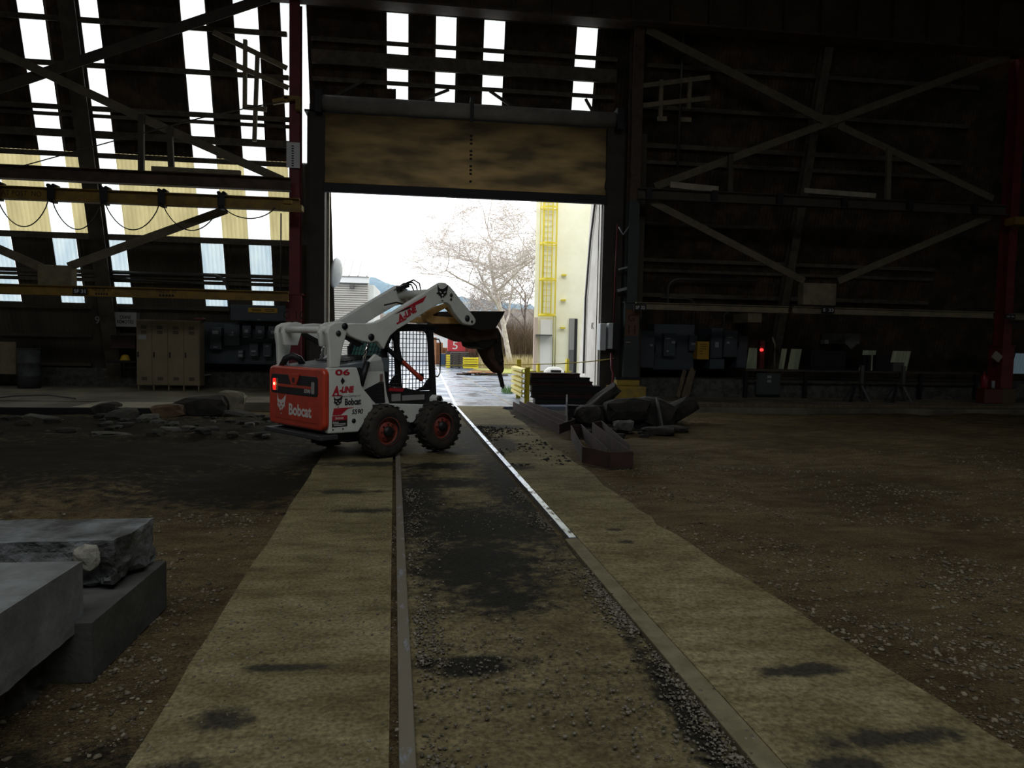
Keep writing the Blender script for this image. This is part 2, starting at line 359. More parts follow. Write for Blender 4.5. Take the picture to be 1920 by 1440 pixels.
def dirt_h(x, y):
    h = noise.fractal(Vector((x*.55, y*.55, 1.3)), 1.0, 2.0, 4)*.055 + noise.noise(Vector((x*3.1, y*3.1, 4)))*.012
    if x < -1.7:
        k = min(1, (-1.7-x)/1.5)
        h += k*(.10*math.exp(-((y-13.2)/2.4)**2) + .05*math.exp(-((y-9.5)/1.6)**2))*(1+.8*noise.noise(Vector((x*.9, y*1.3, 7))))
        h += k*.05*noise.noise(Vector((x*1.7, y*2.6, 9)))*(1 if 7 < y < 15 else .4)
    else:
        h += .05*max(0, min(1, (x-2.6)/1.5))*noise.noise(Vector((x*.5, y*1.3, 5)))
    edge = min(abs(x+1.35), abs(x-2.2)) if -1.4 > x or x > 2.1 else 0
    near = max(0, 1-edge/.6)
    return h*(1-near) - .045*(1 if near else 1)
def grid(name, x0, x1, y0, y1, step, hf, m, hole=None):
    nx, ny = int((x1-x0)/step)+1, int((y1-y0)/step)+1
    V = [(x0+i*step, y0+j*step, hf(x0+i*step, y0+j*step)) for j in range(ny) for i in range(nx)]
    F = [(j*nx+i, j*nx+i+1, (j+1)*nx+i+1, (j+1)*nx+i) for j in range(ny-1) for i in range(nx-1)]
    g = MB(); g.v = V; g.f = F; g.m = [0]*len(F); g.sm = [True]*len(F)
    return g.obj(name, m, recalc=False)
tag(grid('floor', -14, 22, .6, 18.3, .09, dirt_h, M_DIRT), 'rough brown gravel and dirt floor of the hall', kind='structure')
tag(MB().bb(XL, XR, YB, 18.8, -.5, -.28).obj('floor', M_DIRT), 'compacted dirt floor beyond the lit area', kind='structure')
# ---- concrete strips beside and between the rails
def lrail(y): return .07-.047*y
def rrail(y): return 1.535-.041*y
rnd = random.Random(4)
M_SLAB = groundmat('worn_concrete_strip', (.16, .138, .070), (.255, .226, .125), (.045, .040, .028),
    [(-.88, 3.15, .12, .10), (-.72, 3.62, .22, .04), (-.95, 2.75, .16, .10), (2.02, 3.35, .22, .07), (2.05, 2.72, .35, .07), (1.7, 2.55, .2, .06), (1.72, 5.75, .07, .05), (1.74, 6.15, .07, .05), (-.7, 9.7, .8, .2), (1.5, 14, .5, .35), (1.3, 11.5, .25, .9), (1.25, 9.4, .25, .25), (-.9, 7.9, .35, .12), (-.6, 7.0, .3, .1)],
    grain=70, bump=.35, big=.9, bdist=.006, wetrough=.9)
M_MID = groundmat('stained_centre_slab', (.12, .10, .050), (.22, .19, .105), (.017, .016, .012),
    [(.5, 6.45, 1.05, .85), (.42, 5.3, .55, .85), (.52, 4.55, .30, .30), (-.12, 7.6, .34, 1.7), (1.05, 8.4, .34, 2.9), (.3, 8.45, .7, .28), (.2, 9.6, .6, .28), (.5, 11.0, .6, .4), (.85, 12.4, .4, 1.8), (.1, 13.2, .6, .6), (1.22, 3.0, .08, .9), (.25, 3.6, .3, .12)],
    grain=70, bump=.45, big=.8, bdist=.008, wetrough=.8)
def strip(name, left, right, m, z=0.0, t=.16, label=''):
    ys = sorted(set([p[1] for p in left]+[p[1] for p in right]+[.8+.35*k for k in range(51)]))
    ip = lambda pts, y: float(np.interp(y, [q[1] for q in pts], [q[0] for q in pts]))
    V = []; 
    for y in ys:
        a, b = ip(left, y), ip(right, y)
        V += [(a, y, z-t), (a, y, z), (b, y, z), (b, y, z-t)]
    F = []
    for k in range(len(ys)-1):
        o = 4*k
        F += [(o, o+1, o+5, o+4), (o+1, o+2, o+6, o+5), (o+2, o+3, o+7, o+6)]
    F += [(0, 3, 2, 1), (len(V)-4, len(V)-3, len(V)-2, len(V)-1)]
    g = MB(); g.add(V, F); return tag(g.obj(name, m), label, kind='structure')
jl = [(-1.03-.048*y+rnd.uniform(-.012, .012)*(y > 3), y) for y in np.arange(.6, 18.7, .35)]
base = [(2.75, .0), (2.52, 2.74), (2.2, 6.45), (2.13, 9.7), (2.08, 12), (2.02, 18.7)]
jr = [(float(np.interp(y, [b[1] for b in base], [b[0] for b in base]))+rnd.choice([0, 0, .02, -.05, .03, -.02])*(1.4 if y > 6 else .4), y) for y in np.arange(.6, 18.7, .3)]
strip('floor_strip', jl, [(lrail(y)-.075, y) for y in (.6, 18.6)], M_SLAB, label='worn concrete strip left of the left rail')
strip('floor_strip', [(lrail(y)+.035, y) for y in (.6, 18.6)], [(rrail(y)-.10, y) for y in (.6, 18.6)], M_MID, z=-.015, label='oil-stained concrete between the rails')
strip('floor_strip', [(rrail(y)+.04, y) for y in (.6, 18.6)], jr, M_SLAB, z=.01, label='worn concrete strip right of the right rail')
# ---- rails
def railmat(name, dirt0, dirt1, base_=(.42, .45, .50)):
    m = mat(name, (.16, .14, .10), .45, 0, base_, 2.2, thr=(dirt0, dirt1), stretch=(6, 2.2, 1))
    N = m.node_tree.nodes; L = m.node_tree.links; b = N['Principled BSDF']; rp = [n for n in N if n.type == 'VALTORGB'][0]
    mr = N.new('ShaderNodeMapRange'); L.new(rp.outputs[0], mr.inputs['Value']); mr.inputs['From Min'].default_value = .14; mr.inputs['From Max'].default_value = .4
    L.new(mr.outputs['Result'], b.inputs['Metallic'])
    m2 = N.new('ShaderNodeMapRange'); L.new(mr.outputs['Result'], m2.inputs['Value']); m2.inputs['To Min'].default_value = .85; m2.inputs['To Max'].default_value = .34; L.new(m2.outputs['Result'], b.inputs['Roughness'])
    return m
M_RAILS = railmat('polished_rail_steel', .36, .50, (.62, .70, .84)); M_RAILD = railmat('dirty_rail_steel', .58, .70, (.30, .34, .40)); M_RAILN = mat('dirt_caked_rail', (.15, .13, .07), .9, 0, (.22, .20, .12), 6)
def rail(name, f, y0, y1, m, label, ztop=.012, wd=.07):
    r_ = MB(); p = Vector((f(y0), y0, ztop-.07)); q = Vector((f(y1), y1, ztop-.07)); r_.bar(p, q, wd, .14)
    o = r_.obj(name, m, bevel=.006); return tag(o, label, 'rail')
rail('rail', rrail, 5.9, 18.7, M_RAILS, 'right embedded steel rail, polished and shining toward the doorway')
rail('rail', rrail, .7, 5.9, M_RAILN, 'near end of the right rail, dull and crusted with dirt', ztop=.004, wd=.15)
rail('rail', lrail, .7, 18.7, M_RAILD, 'left embedded steel rail, dull with beige dirt and grey bare patches', ztop=.008)
# ================================================================ steelwork of the far wall
ORD = ['topmost', 'second from the top', 'third from the top', 'fourth from the top', 'fifth from the top', 'sixth from the top', 'seventh from the top', 'eighth from the top', 'ninth from the top', 'tenth from the top', 'eleventh from the top', 'twelfth from the top', 'thirteenth from the top']
CY = 19.8                                     # plane of the columns
def girts(bay, xa, xb, ref, rows, m, where):
    for i, (py, h, d, a, b) in enumerate(rows):
        p = onS(ref, py, .02+d/2)
        x0, x1 = (xa if a is None else a), (xb if b is None else b)
        g = MB(); y = sidY(p.z, .02+d/2+.012)
        g.bar((x0, y, p.z), (x1, y, p.z), d, h); g.bar((x0, y-d/2, p.z-h/2-.02), (x1, y-d/2, p.z-h/2-.02), .012, .05)
        o = g.obj('girt', m); tag(o, 'horizontal steel girt %s, %s' % (where, ORD[i]), 'steel beam', 'girts ' + where)
girts('l', -16, -3.95, 300, [(48, .10, .14, None, None), (131, .10, .14, None, None), (211, .10, .14, None, None), (224, .06, .1, None, None), (259, .16, .2, None, None), (297, .10, .14, None, None),
      (447, .13, .14, None, None), (512, .07, .10, None, None), (519, .05, .07, None, None), (527, .06, .1, None, None)], M_STEEL, 'on the left wall bay')
girts('d', -3.3, 5.4, 900, [(33, .06, .12, None, None), (94, .08, .12, None, None), (127, .34, .2, None, None), (167, .08, .12, None, None)], M_STEEL, 'above the doorway')
girts('r', 6.3, 17.0, 1500, [(142, .08, .13, None, None), (218, .08, .13, None, None), (288, .10, .13, None, None), (318, .07, .1, None, None), (430, .06, .1, None, 11.0), (496, .07, .1, None, None), (515, .05, .08, None, None), (560, .09, .12, None, None)], M_STEEL, 'on the right wall bay')

def column(name, px, y_ref, half, m, label, z0=.17, base=None, mats2=None, zc=None):
    x = onY(px, y_ref, CY).x
    t = thing(name, label, 'column', (x, CY, z0))
    def seg(a, b, mm, nm='shaft'):
        g = MB(); g.bb(-half, half, -.2, -.17, a, b); g.bb(-half, half, .17, .2, a, b); g.bb(-.015, .015, -.17, .17, a, b); g.obj(nm, mm, t)
    if zc: seg(0, zc-z0, m); seg(zc-z0, 10.75-z0, mats2, 'upper_shaft')
    else: seg(0, 10.75-z0, m)
    if base:
        g = MB(); g.bb(-half-.07, half+.07, -.27, -.21, 0, base); g.bb(-half-.07, half+.07, .21, .27, 0, base); g.bb(-half-.05, -half-.02, -.21, .21, 0, base)
        g.bb(half+.02, half+.05, -.21, .21, 0, base); g.bb(-half-.1, half+.1, -.3, .3, base, base+.04); g.obj('stiffened_foot', mats2 if (mats2 and not zc) else m, t)
    return t, x
tL, xL = column('steel_column', 554.5, 300, .135, M_RED, 'dark red steel column at the left side of the doorway', base=2.75)
tG, xG = column('steel_column', 1186, 400, .15, M_GREEN, 'dark green steel column right of the doorway standing on a yellow block', z0=.80, base=2.15, mats2=M_BROWN, zc=5.9)
tR, xR = column('steel_column', 1893, 400, .135, M_RED, 'dark red steel column at the right edge of the photo', base=1.75)
def txt(s, h, m, parent, name, loc, right, up, width=None, bold=0.0, ext=.002, cen=True, slant=0.0):
    cu = bpy.data.curves.new(name, 'FONT'); cu.body = s; cu.size = 1; cu.extrude = 0; cu.offset = bold; cu.align_x = 'LEFT'; cu.shear = slant
    cu.resolution_u = 3
    o = bpy.data.objects.new(name, cu); C.objects.link(o)
    me = bpy.data.meshes.new_from_object(o.evaluated_get(bpy.context.evaluated_depsgraph_get())); bpy.data.objects.remove(o)
    co = np.zeros(len(me.vertices)*3); me.vertices.foreach_get('co', co); co = co.reshape(-1, 3)
    mn, mx_ = co.min(0), co.max(0); sy = h/(mx_[1]-mn[1]); sx_ = sy if width is None else width/(mx_[0]-mn[0])
    ctr = (mn+mx_)/2 if cen else np.array([mn[0], mn[1], 0])
    right, up = Vector(right).normalized(), Vector(up).normalized(); nrm = right.cross(up); loc = Vector(loc)
    P = [loc + right*((c[0]-ctr[0])*sx_) + up*((c[1]-ctr[1])*sy) + nrm*ext for c in co]
    me.vertices.foreach_set('co', [v for p in P for v in p]); me.materials.clear(); me.materials.append(m); me.update()
    o = bpy.data.objects.new(name, me); C.objects.link(o)
    if parent: o.parent = parent
    return o
M_TXTDK = mat('stencil_dark', (.02, .012, .008), .8); M_TXTLT = mat('stencil_light', (.55, .56, .55), .7)
M_SIGNY = mat('sign_yellow', (.42, .25, .02), .6); M_RUSTP = mat('rust_orange_paint', (.12, .05, .02), .8, 0, (.09, .06, .04), 6)
E1, EZ = (1, 0, 0), (0, 0, 1)
# stencils on the columns (parts of the column)
txt('G', .2, M_TXTDK, tG, 'stencil', (-.03, -.272, 1.72), E1, EZ); txt('11', .24, M_TXTDK, tG, 'stencil', (.0, -.272, 1.38), E1, EZ)
MB().bb(-.2, .2, -.273, -.271, 1.2, 1.95).obj('rust_patch', M_RUSTP, tG)
txt('G 10', .2, M_TXTDK, tL, 'stencil', (0, -.272, 2.2), E1, EZ); MB().bb(-.17, .17, -.273, -.271, 1.75, 2.05).obj('rust_patch', M_RUSTP, tL)
MB().bb(-.17, -.05, -.32, -.27, 1.0, 1.03).obj('bracket', M_CREAMST, tG)

def psign(name, label, x0, y0, x1, y1, Y, m, cat='sign', th=.03, lines=(), tm=None, back=None):
    a, b = onY(x0, y0, Y), onY(x1, y1, Y); cx, cz = (a.x+b.x)/2, (a.z+b.z)/2; w_, h_ = abs(b.x-a.x), abs(a.z-b.z)
    t = thing(name, label, cat, (cx, Y, cz)); g = MB().bb(-w_/2, w_/2, 0, back or th, -h_/2, h_/2); g.obj('board', m, t, bevel=.004)
    for s, fy, fh, fw in lines: txt(s, fh*h_, tm or M_TXTDK, t, 'lettering', (0, -.003, fy*h_), E1, EZ, width=fw*w_, bold=.02)
    return t
# ---- crane girder with stiffened panels
gx0, gx1 = onY(560, 5, 19.5).x, XR-.3
zt = 12.22
t = thing('crane_girder', 'deep rusty crane girder with stiffened brown panels along the top of the wall', 'crane girder', (0, 19.45, 10.72))
M_PANEL = mat('brown_girder_paint', (.035, .024, .014), .7, 0, (.075, .048, .022), 1.2, bump=.2)
g = MB(); g.bb(XL+.3, gx1, .02, .08, .05, zt-10.72); g.obj('web', M_PANEL, t)
g = MB(); g.bb(XL+.3, gx1, -.2, .35, 0, .06); g.obj('bottom_flange', M_BROWN, t)
g = MB(); g.bb(XL+.3, gx1, -.2, .35, zt-10.72, zt-10.66); g.obj('top_flange', M_BROWN, t)
for k in range(26): MB().bb(-9+1.12*k-.02, -9+1.12*k+.02, -.14, .05, .06, 1.5).obj('stiffener', M_BROWN, t)
# ---- pilasters following the battered wall
def pil(px, py, w_, m, label, d=.28, z0=.17):
    x = onS(px, py, .2).x; g = MB(); p = Vector((x, sidY(z0, .14+d/2), z0)); q = Vector((x, sidY(10.7, .14+d/2), 10.7))
    g.ibeam(p, q, w_, d, .03, up=(0, 1, 0)); tag(g.obj('leaning_pilaster', m), label, 'column'); return x
M_PIL = mat('mottled_pilaster_paint', (.05, .043, .03), .7, 0, (.10, .085, .055), 2)
xp = pil(162, 250, .42, M_PIL, 'leaning steel pilaster between the bright strips of the left wall')
pil(1528, 210, .26, M_STEEL, 'leaning steel pilaster behind the crossed braces of the right wall')
# ---- braces
def brace(pts, w_, m, label, Y=19.62, name='diagonal_brace'):
    g = MB()
    for (a, b) in zip(pts[:-1], pts[1:]):
        p, q = onY(*a, Y), onY(*b, Y); up = Vector((0, -1, 0))
        g.bar(p, q, w_, .02, up); g.bar(p+Vector((0, .06, 0)), q+Vector((0, .06, 0)), .02, .12, up)
    return tag(g.obj(name, m), label, 'brace')
M_BR = mat('brace_grey_brown', (.045, .037, .025), .7, 0, (.07, .057, .04), 3); M_BR2 = mat('brace_beige', (.11, .09, .055), .7, 0, (.15, .125, .08), 3)
brace([(-60, 185), (505, -5)], .27, M_BR, 'wide diagonal brace rising to the upper right across the left bay', 19.66)
brace([(-60, 70), (268, 222), (530, 338)], .22, M_BR2, 'diagonal brace falling to the right across the left bay', 19.56)
brace([(128, 500), (425, 393)], .22, M_BR2, 'slanting strut from the beige gusset box up to the yellow monorail', 19.56)
brace([(-40, 450), (78, 502)], .22, M_BR2, 'short slanting strut at the left edge meeting the beige gusset box', 19.56)
brace([(1213, 55), (1545, 225)], .23, M_BR2, 'upper left arm of the big crossed brace on the right wall')
brace([(1572, 235), (1862, 372)], .2, M_BR2, 'lower right arm of the big crossed brace on the right wall')
brace([(1892, 105), (1228, 350)], .21, M_BR2, 'long crossed brace rising to the right column', 19.68)
brace([(1222, 378), (1508, 527)], .2, M_BR2, 'left strut of the V brace over the beige gusset box')
brace([(1858, 405), (1572, 527)], .2, M_BR2, 'right strut of the V brace over the beige gusset box')
def pbox(name, label, cat, x0, y0, x1, y1, Y, dep, m, bevel=.01, parent=None):
    a, b = onY(x0, y0, Y), onY(x1, y1, Y); g = MB().bb(a.x, b.x, Y, Y+dep, b.z, a.z); o = g.obj(name, m, parent, bevel)
    return tag(o, label, cat)
pbox('gusset_box', 'beige steel gusset box on the yellow beam under the left slanting struts', 'gusset', 70, 496, 134, 537, 19.45, .3, M_BEIGE)
pbox('gusset_box', 'beige steel gusset box below the V brace on the right wall', 'gusset', 1507, 530, 1567, 573, 19.45, .3, M_BEIGE)
pbox('gusset_plate', 'steel plate where the crossed braces of the right wall meet', 'gusset', 1535, 214, 1585, 240, 19.72, .03, M_BR2)
for (a, b, m_, lb) in (((265, 215), (265, 322), M_BR, 'hanger under the joint of the left bay brace'), ((318, 238), (322, 330), M_BR, 'thin hanger right of the left bay brace joint'), ((1370, 290), (1368, 362), M_BR, 'left hanger from the crossed brace to the right crane beam'), ((1667, 278), (1664, 375), M_BR2, 'pale hanger from the crossed brace to the right crane beam')):
    p, q = onY(*a, 19.50), onY(*b, 19.50); tag(MB().bar(p, q, .1, .14).obj('hanger_post', m_), lb, 'steel post')
# ---- crane beams and monorail
def hbeam(name, label, x0, y0, x1, y1, h, Y, m, w_=.2, cat='steel beam'):
    p, q = onY(x0, y0, Y), onY(x1, y1, Y); z = (p.z+q.z)/2; g = MB().ibeam((p.x, Y, z), (q.x, Y, z), w_, h, .02)
    return tag(g.obj(name, m), label, cat), z
_, zc = hbeam('crane_beam', 'brown steel crane beam across the left bay above the yellow monorail', -60, 320, 545, 346, .34, 19.3, M_BROWN, .25)
_, zc2 = hbeam('crane_beam', 'brown steel crane beam across the right bay under the crossed braces', 1196, 366, 1885, 393, .30, 19.5, M_BR, .25)
for k in range(6):
    x = onY(1215+k*122, 370, 19.5).x; tag(MB().bb(x-.08, x+.08, 19.36, 19.5, zc2-.17, zc2+.17).obj('beam_clamp', M_BLACKST), 'dark clamp on the right crane beam, %s' % ['beside the green column', 'second from the green column', 'third from the green column', 'fourth from the green column', 'second from the right red column', 'nearest the right red column'][k], 'clamp', 'clamps on the right crane beam')
o, zm = hbeam('monorail_beam', 'dirty yellow monorail beam carrying cable trolleys across the left bay', -60, 357, 562, 386, .32, 18.9, M_YEL, .22)
txt('EET AT POST  NO', .13, M_TXTDK, o, 'stencil', (onY(25, 365, 18.8).x, 18.888, zm), E1, EZ, width=1.2)
p = onY(548, 388, 18.8)
tag(MB().bb(p.x-.3, p.x+.25, 18.75, 19.05, p.z-.09, p.z+.06).bb(p.x-.2, p.x+.0, 18.7, 19.6, p.z+.06, p.z+.16).obj('monorail_end_bracket', M_YEL, bevel=.01), 'yellow end bracket fixing the monorail to the red column', 'bracket')
# trolleys and festoon cable
M_CABLE = mat('black_cable', (.01, .01, .01), .6)
tx = [onY(x, 360, 18.9).x for x in (-2, 100, 198, 306, 417, 520)]
def trolley(first, x):
    if first is None:
        t = thing('cable_trolley', 'black cable trolley', 'trolley', (x, 18.9, zm+.16), group='cable trolleys on the yellow monorail')
        g = MB(); g.bb(-.09, .09, -.125, -.115, -.3, .05); g.bb(-.09, .09, .115, .125, -.3, .05); g.bb(-.05, .05, -.12, .12, -.36, -.3); g.obj('side_plates', M_BLACKST, t)
        for sx_ in (-.06, .06): MB().cyl((sx_, -.13, .045), (sx_, .13, .045), .045).obj('wheel', M_BLACKST, t)
        return t
    c = copy_tree(first); c.location.x = x; return c
T0 = None
for k, x in enumerate(tx[:5]):
    t = trolley(T0, x); T0 = T0 or t
    t['label'] = 'black cable trolley on the yellow monorail, %s' % ['at the left edge of the photo', 'second from the left', 'third from the left', 'fourth from the left', 'nearest the red column'][k]
for k in range(5):
    a, b = tx[k]+.03, tx[k+1]-.03; dz = [.72, .74, .70, .66, .3][k]; pts = []
    for i in range(17):
        u = i/16; pts.append((a+(b-a)*u, 18.75, zm-.12-dz*(1-(2*u-1)**2)**.8))
    tag(MB().tube(pts, .014, 6, mi=0).obj('festoon_cable', M_CABLE), 'black cable loop hanging from the yellow monorail, %s' % ['leftmost', 'second from the left', 'third from the left', 'fourth from the left', 'flat loop nearest the red column'][k], 'cable', 'festoon cable loops')
tag(MB().tube([onY(x, y, 18.8) for x, y in ((-40, 328), (50, 309), (200, 268), (360, 225), (480, 199), (535, 190))], .014, 6).obj('slack_cable', M_CABLE), 'thin cable rising from the left edge to the yellow bracket on the red column', 'cable')
o, zy = hbeam('yellow_beam', 'long dirty yellow beam with a small black sign across the left bay', -60, 538, 541, 558, .26, 19.25, M_YEL, .2)
txt('NO # 30', .09, M_TXTDK, o, 'stencil', (onY(310, 550, 19.15).x, 19.235, zy+.05), E1, EZ, width=.5)
for k in range(5): MB().bb(onY(296+6*k, 554, 19.15).x, onY(300+6*k, 554, 19.15).x, 19.233, 19.236, zy-.09, zy-.03).obj('faded_stencil', M_TXTDK, o)
txt('NO # 31', .09, M_TXTDK, o, 'stencil', (onY(188, 547, 19.15).x, 19.235, zy+.04), E1, EZ, width=.45)
for k in range(5): MB().bb(onY(176+5*k, 551, 19.15).x, onY(179+5*k, 551, 19.15).x, 19.233, 19.236, zy-.09, zy-.03).obj('faded_stencil', M_TXTDK, o)
o, zb = hbeam('beige_beam', 'long beige beam at the foot of the right wall, left length', 1192, 574, 1478, 580, .20, 19.4, M_BEIGE, .14)
hbeam('beige_beam', 'long beige beam at the foot of the right wall, right length', 1486, 580, 1862, 592, .20, 19.4, M_BEIGE, .14)
hbeam('beige_beam', 'short beige beam end beyond the right red column', 1895, 594, 1990, 596, .20, 19.4, M_BEIGE, .14)
psign('bay_sign', 'small black sign reading SF 31 on the yellow beam', 136, 540, 163, 552, 19.12, M_SIGNBLK, lines=[('SF 31', 0, .6, .8)], tm=M_TXTLT)
psign('bay_sign', 'small black sign reading SF 32 beside the green column', 1189, 570, 1212, 583, 19.27, M_SIGNBLK, lines=[('SF 32', 0, .5, .75)], tm=M_TXTLT)
psign('bay_sign', 'small black sign reading S 33 under the beige gusset box', 1541, 576, 1565, 587, 19.27, M_SIGNBLK, lines=[('S  33', 0, .6, .8)], tm=M_TXTLT)
t = psign('bay_sign', 'small black sign just right of the right red column', 1886, 589, 1904, 598, 19.27, M_SIGNBLK)
for x in (-.07, .07): MB().bb(x-.045, x+.045, -.004, 0, -.02, .02).obj('worn_character', M_PLATE, t)
tcs = psign('capacity_chart', 'white chart board fixed on the left red column', 537, 266, 562, 315, 19.52, M_SIGNWHT)
for k in range(9): MB().bb(-.04, .02, -.004, 0, -.3+k*.065, -.27+k*.065).obj('printed_line', M_TXTDK, tcs)
MB().bb(-.1, -.07, -.012, 0, -.0, .33).obj('tube_lamp', M_SIGNWHT, tcs)
tt = thing('column_clamp', 'yellow clamp with a lug on the left red column', 'clamp', onY(552, 194, 19.5))
MB().bb(.04, .17, -.1, .2, -.17, .17).bb(-.25, .04, -.1, .2, .08, .17).obj('frame', M_YEL, tt); MB().bar((-.55, -.05, -.02), (-.15, -.05, .08), .1, .13).obj('lug', M_YEL, tt)
pbox('tray_box', 'long cream cable tray lying on the left crane beam', 'cable tray', 283, 311, 450, 328, 19.25, .14, M_BEIGE)
brace([(1257, 346), (1347, 355)], .17, M_CREAMST, 'loose cream bar lying on the right crane beam near the green column', 19.4, 'loose_bar')
brace([(1508, 357), (1642, 367)], .14, M_CREAMST, 'loose cream bar lying on the middle of the right crane beam', 19.4, 'loose_bar')
# ---- small platforms with handrails
def railing(lines, posts, label, m, Y):
    t = thing('guard_railing', label, 'railing', onY(*lines[0][0], Y)); o = t.location.copy()
    for a, b in lines: MB().bar(onY(*a, Y)-o, onY(*b, Y)-o, .05, .13, mi=0).obj('rail', m, t)
    for a, b in posts: MB().bar(onY(*a, Y)-o, onY(*b, Y)-o, .1, .1).obj('post', m, t)
railing([((400, 60), (538, 128)), ((400, 104), (541, 165)), ((455, 200), (500, 205))], [((483, 98), (477, 265)), ((460, 75), (459, 200))], 'slanting grey handrail high on the left bay beside the red column', M_BEIGE, 19.9)
railing([((1205, 161), (1331, 145)), ((1205, 198), (1331, 184)), ((1233, 223), (1250, 223)), ((1277, 224), (1296, 225))], [((1240, 150), (1238, 223)), ((1294, 145), (1291, 205))], 'slanting beige handrail high on the right wall beside the green column', M_BEIGE, 19.9)
# ---- conduits
def pipe(label, pts, r, m, Y=None, name='conduit', S=None, cat='pipe', X=None):
    P = [onX(x, y, X) for x, y in pts] if X is not None else [onS(x, y, S) if S is not None else onY(x, y, Y) for x, y in pts]; return tag(MB().tube(P, r, 8).obj(name, m), label, cat)
def rnd_corner(a, c, b, r=.2, n=5): return [tuple(np.array(a)*(1-t)**2+2*np.array(c)*t*(1-t)+np.array(b)*t*t) for t in np.linspace(0, 1, n)]
pipe('thick conduit bending down onto the yellow beam beside the bright strip', [(200, 511), (395, 516)]+rnd_corner((400, 516), (424, 519), (428, 545)), .045, M_CONDUIT, S=.22)
pipe('thin conduit running under the thick one across the left wall', [(200, 521), (380, 531)], .025, M_CONDUIT, S=.2)
pipe('tall thin conduit rising up the right wall beside the green column', [(1281, 62), (1277, 160), (1270, 330)], .04, M_CONDUIT, S=.25)
pipe('conduit curving down to the electrical cabinets of the right wall', [(1252, 625), (1252, 555)]+rnd_corner((1252, 545), (1254, 523), (1275, 523))+[(1420, 527)], .045, M_CONDUIT, S=.3)
pipe('second conduit dropping to the small box beside the yellow notice', [(1300, 632), (1301, 575)]+rnd_corner((1301, 570), (1300, 560), (1285, 560))+[(1240, 558)], .035, M_CONDUIT, S=.3)
pipe('short conduit rising from the cabinet right of the yellow notice', [(1358, 640), (1358, 590), (1370, 582)], .03, M_CONDUIT, S=.3)
pipe('bare conduit standing on the bench beside the red lamp', [(1452, 692), (1453, 645), (1448, 632)], .03, M_CREAMST, Y=21.9)
pipe('thin vertical conduit at the left wall above the meter cabinets', [(527, 400), (526, 570)], .02, M_CONDUIT, S=.2)
for k, y in enumerate((430, 495)): pass
# ---- roll-up door
yD = 19.95
t = thing('roll_up_door', 'brown canvas roll-up door hanging below its long roller', 'roll-up door', (0, yD, 0))
a, b = onY(597, 190, yD), onY(1156, 219, yD); zr = 8.2
M_DRUM = mat('dusty_roller', (.17, .16, .14), .7, 0, (.24, .225, .20), 2)
MB().cyl((a.x+.1, 0, zr), (b.x, 0, zr), .22, 24).obj('roller', M_DRUM, t)
MB().bb(a.x-.05, a.x+.12, -.3, .3, zr-.32, zr+.28).obj('roller_bracket', M_BLACKST, t); MB().bb(b.x-.05, b.x+.15, -.3, .3, zr-.32, zr+.28).obj('roller_bracket', M_BLACKST, t)
xa, xb = onY(608, 280, yD).x, onY(1138, 280, yD).x; zb_ = 5.93
M_CANVAS = translucent('brown_canvas', (.068, .046, .020), (.022, .017, .010), 1.5, stretch=(.4, 1, 1.5))
nx, nz = 110, 36; V = []
for j in range(nz+1):
    v = j/nz; z = zr-.1+(zb_-zr+.1)*v
    for i in range(nx+1):
        u = i/nx; sag = 4*u*(1-u)
        wrinkle = .012*sin(38*u+9*v+2*noise.noise(Vector((u*6, v*3, 1))))*(1-v) + .035*sin(26*(v+.22*(2*u-1)**2))*max(0, v-.45)*1.6 + .03*noise.noise(Vector((u*14, v*9, 2)))+.012*noise.noise(Vector((u*60+v*30, v*30, 2)))
        V.append((xa+(xb-xa)*u, wrinkle-.02, z))
F = [(j*(nx+1)+i, j*(nx+1)+i+1, (j+1)*(nx+1)+i+1, (j+1)*(nx+1)+i) for j in range(nz) for i in range(nx)]
MB().add(V, F, 0, True).obj('curtain', M_CANVAS, t, recalc=False)
MB().bb(xa-.02, xb+.03, -.07, .07, zb_-.13, zb_+.12).obj('bottom_bar', M_BLACKST, t, bevel=.01)
# stencilled column of marks down the middle and strap
xm = onY(883, 280, yD).x
for k in range(13): MB().bb(xm-.035, xm+.035, -.062, -.058, 7.55-.105*k-.06, 7.55-.105*k).obj('stitched_mark', M_TXTDK, t) if k % 4 != 3 else None
MB().bb(xm-.05, xm+.05, -.27, -.23, zr-.35, zr+.33).bb(xm-.05, xm+.05, -.25, .25, zr+.28, zr+.33).obj('roller_strap', M_BLACKST, t)
# jambs
M_JAMB = mat('dark_jamb', (.030, .026, .022), .75, 0, (.045, .038, .03), 2)
xl0, xl1 = onY(581, 300, 20).x, onY(610, 300, 20).x
slab('door_1', xl0, xl1, 19.9, 20.35, 0, 8.15, M_JAMB, label='dark left jamb of the doorway')
slab('door_1', xl1-.02, xl1+.06, 20.35, 20.5, 0, 5.9, M_CREAMST, label='cream edge strip of the left jamb')
xr0, xr1 = onY(1131.5, 400, 20).x, 5.62
slab('door_1', xr0, xr1, 19.95, 20.1, 0, 8.15, M_JAMB, label='dark right jamb of the doorway')
slab('wall_cheek', xr1-.03, xr1+.04, 20.1, 20.9, 0, 8.1, M_DARKSID, label='inner side of the right jamb')
for (a, b) in (((610, 190), (683, 150)), ((785, 190), (842, 168)), ((968, 205), (918, 170)), ((1112, 210), (1098, 185))): brace([a, b], .08, M_BR, 'short slanting brace just above the roller, %s' % {610: 'leftmost', 785: 'second from the left', 968: 'third from the left', 1112: 'rightmost'}[a[0]], 20.3)
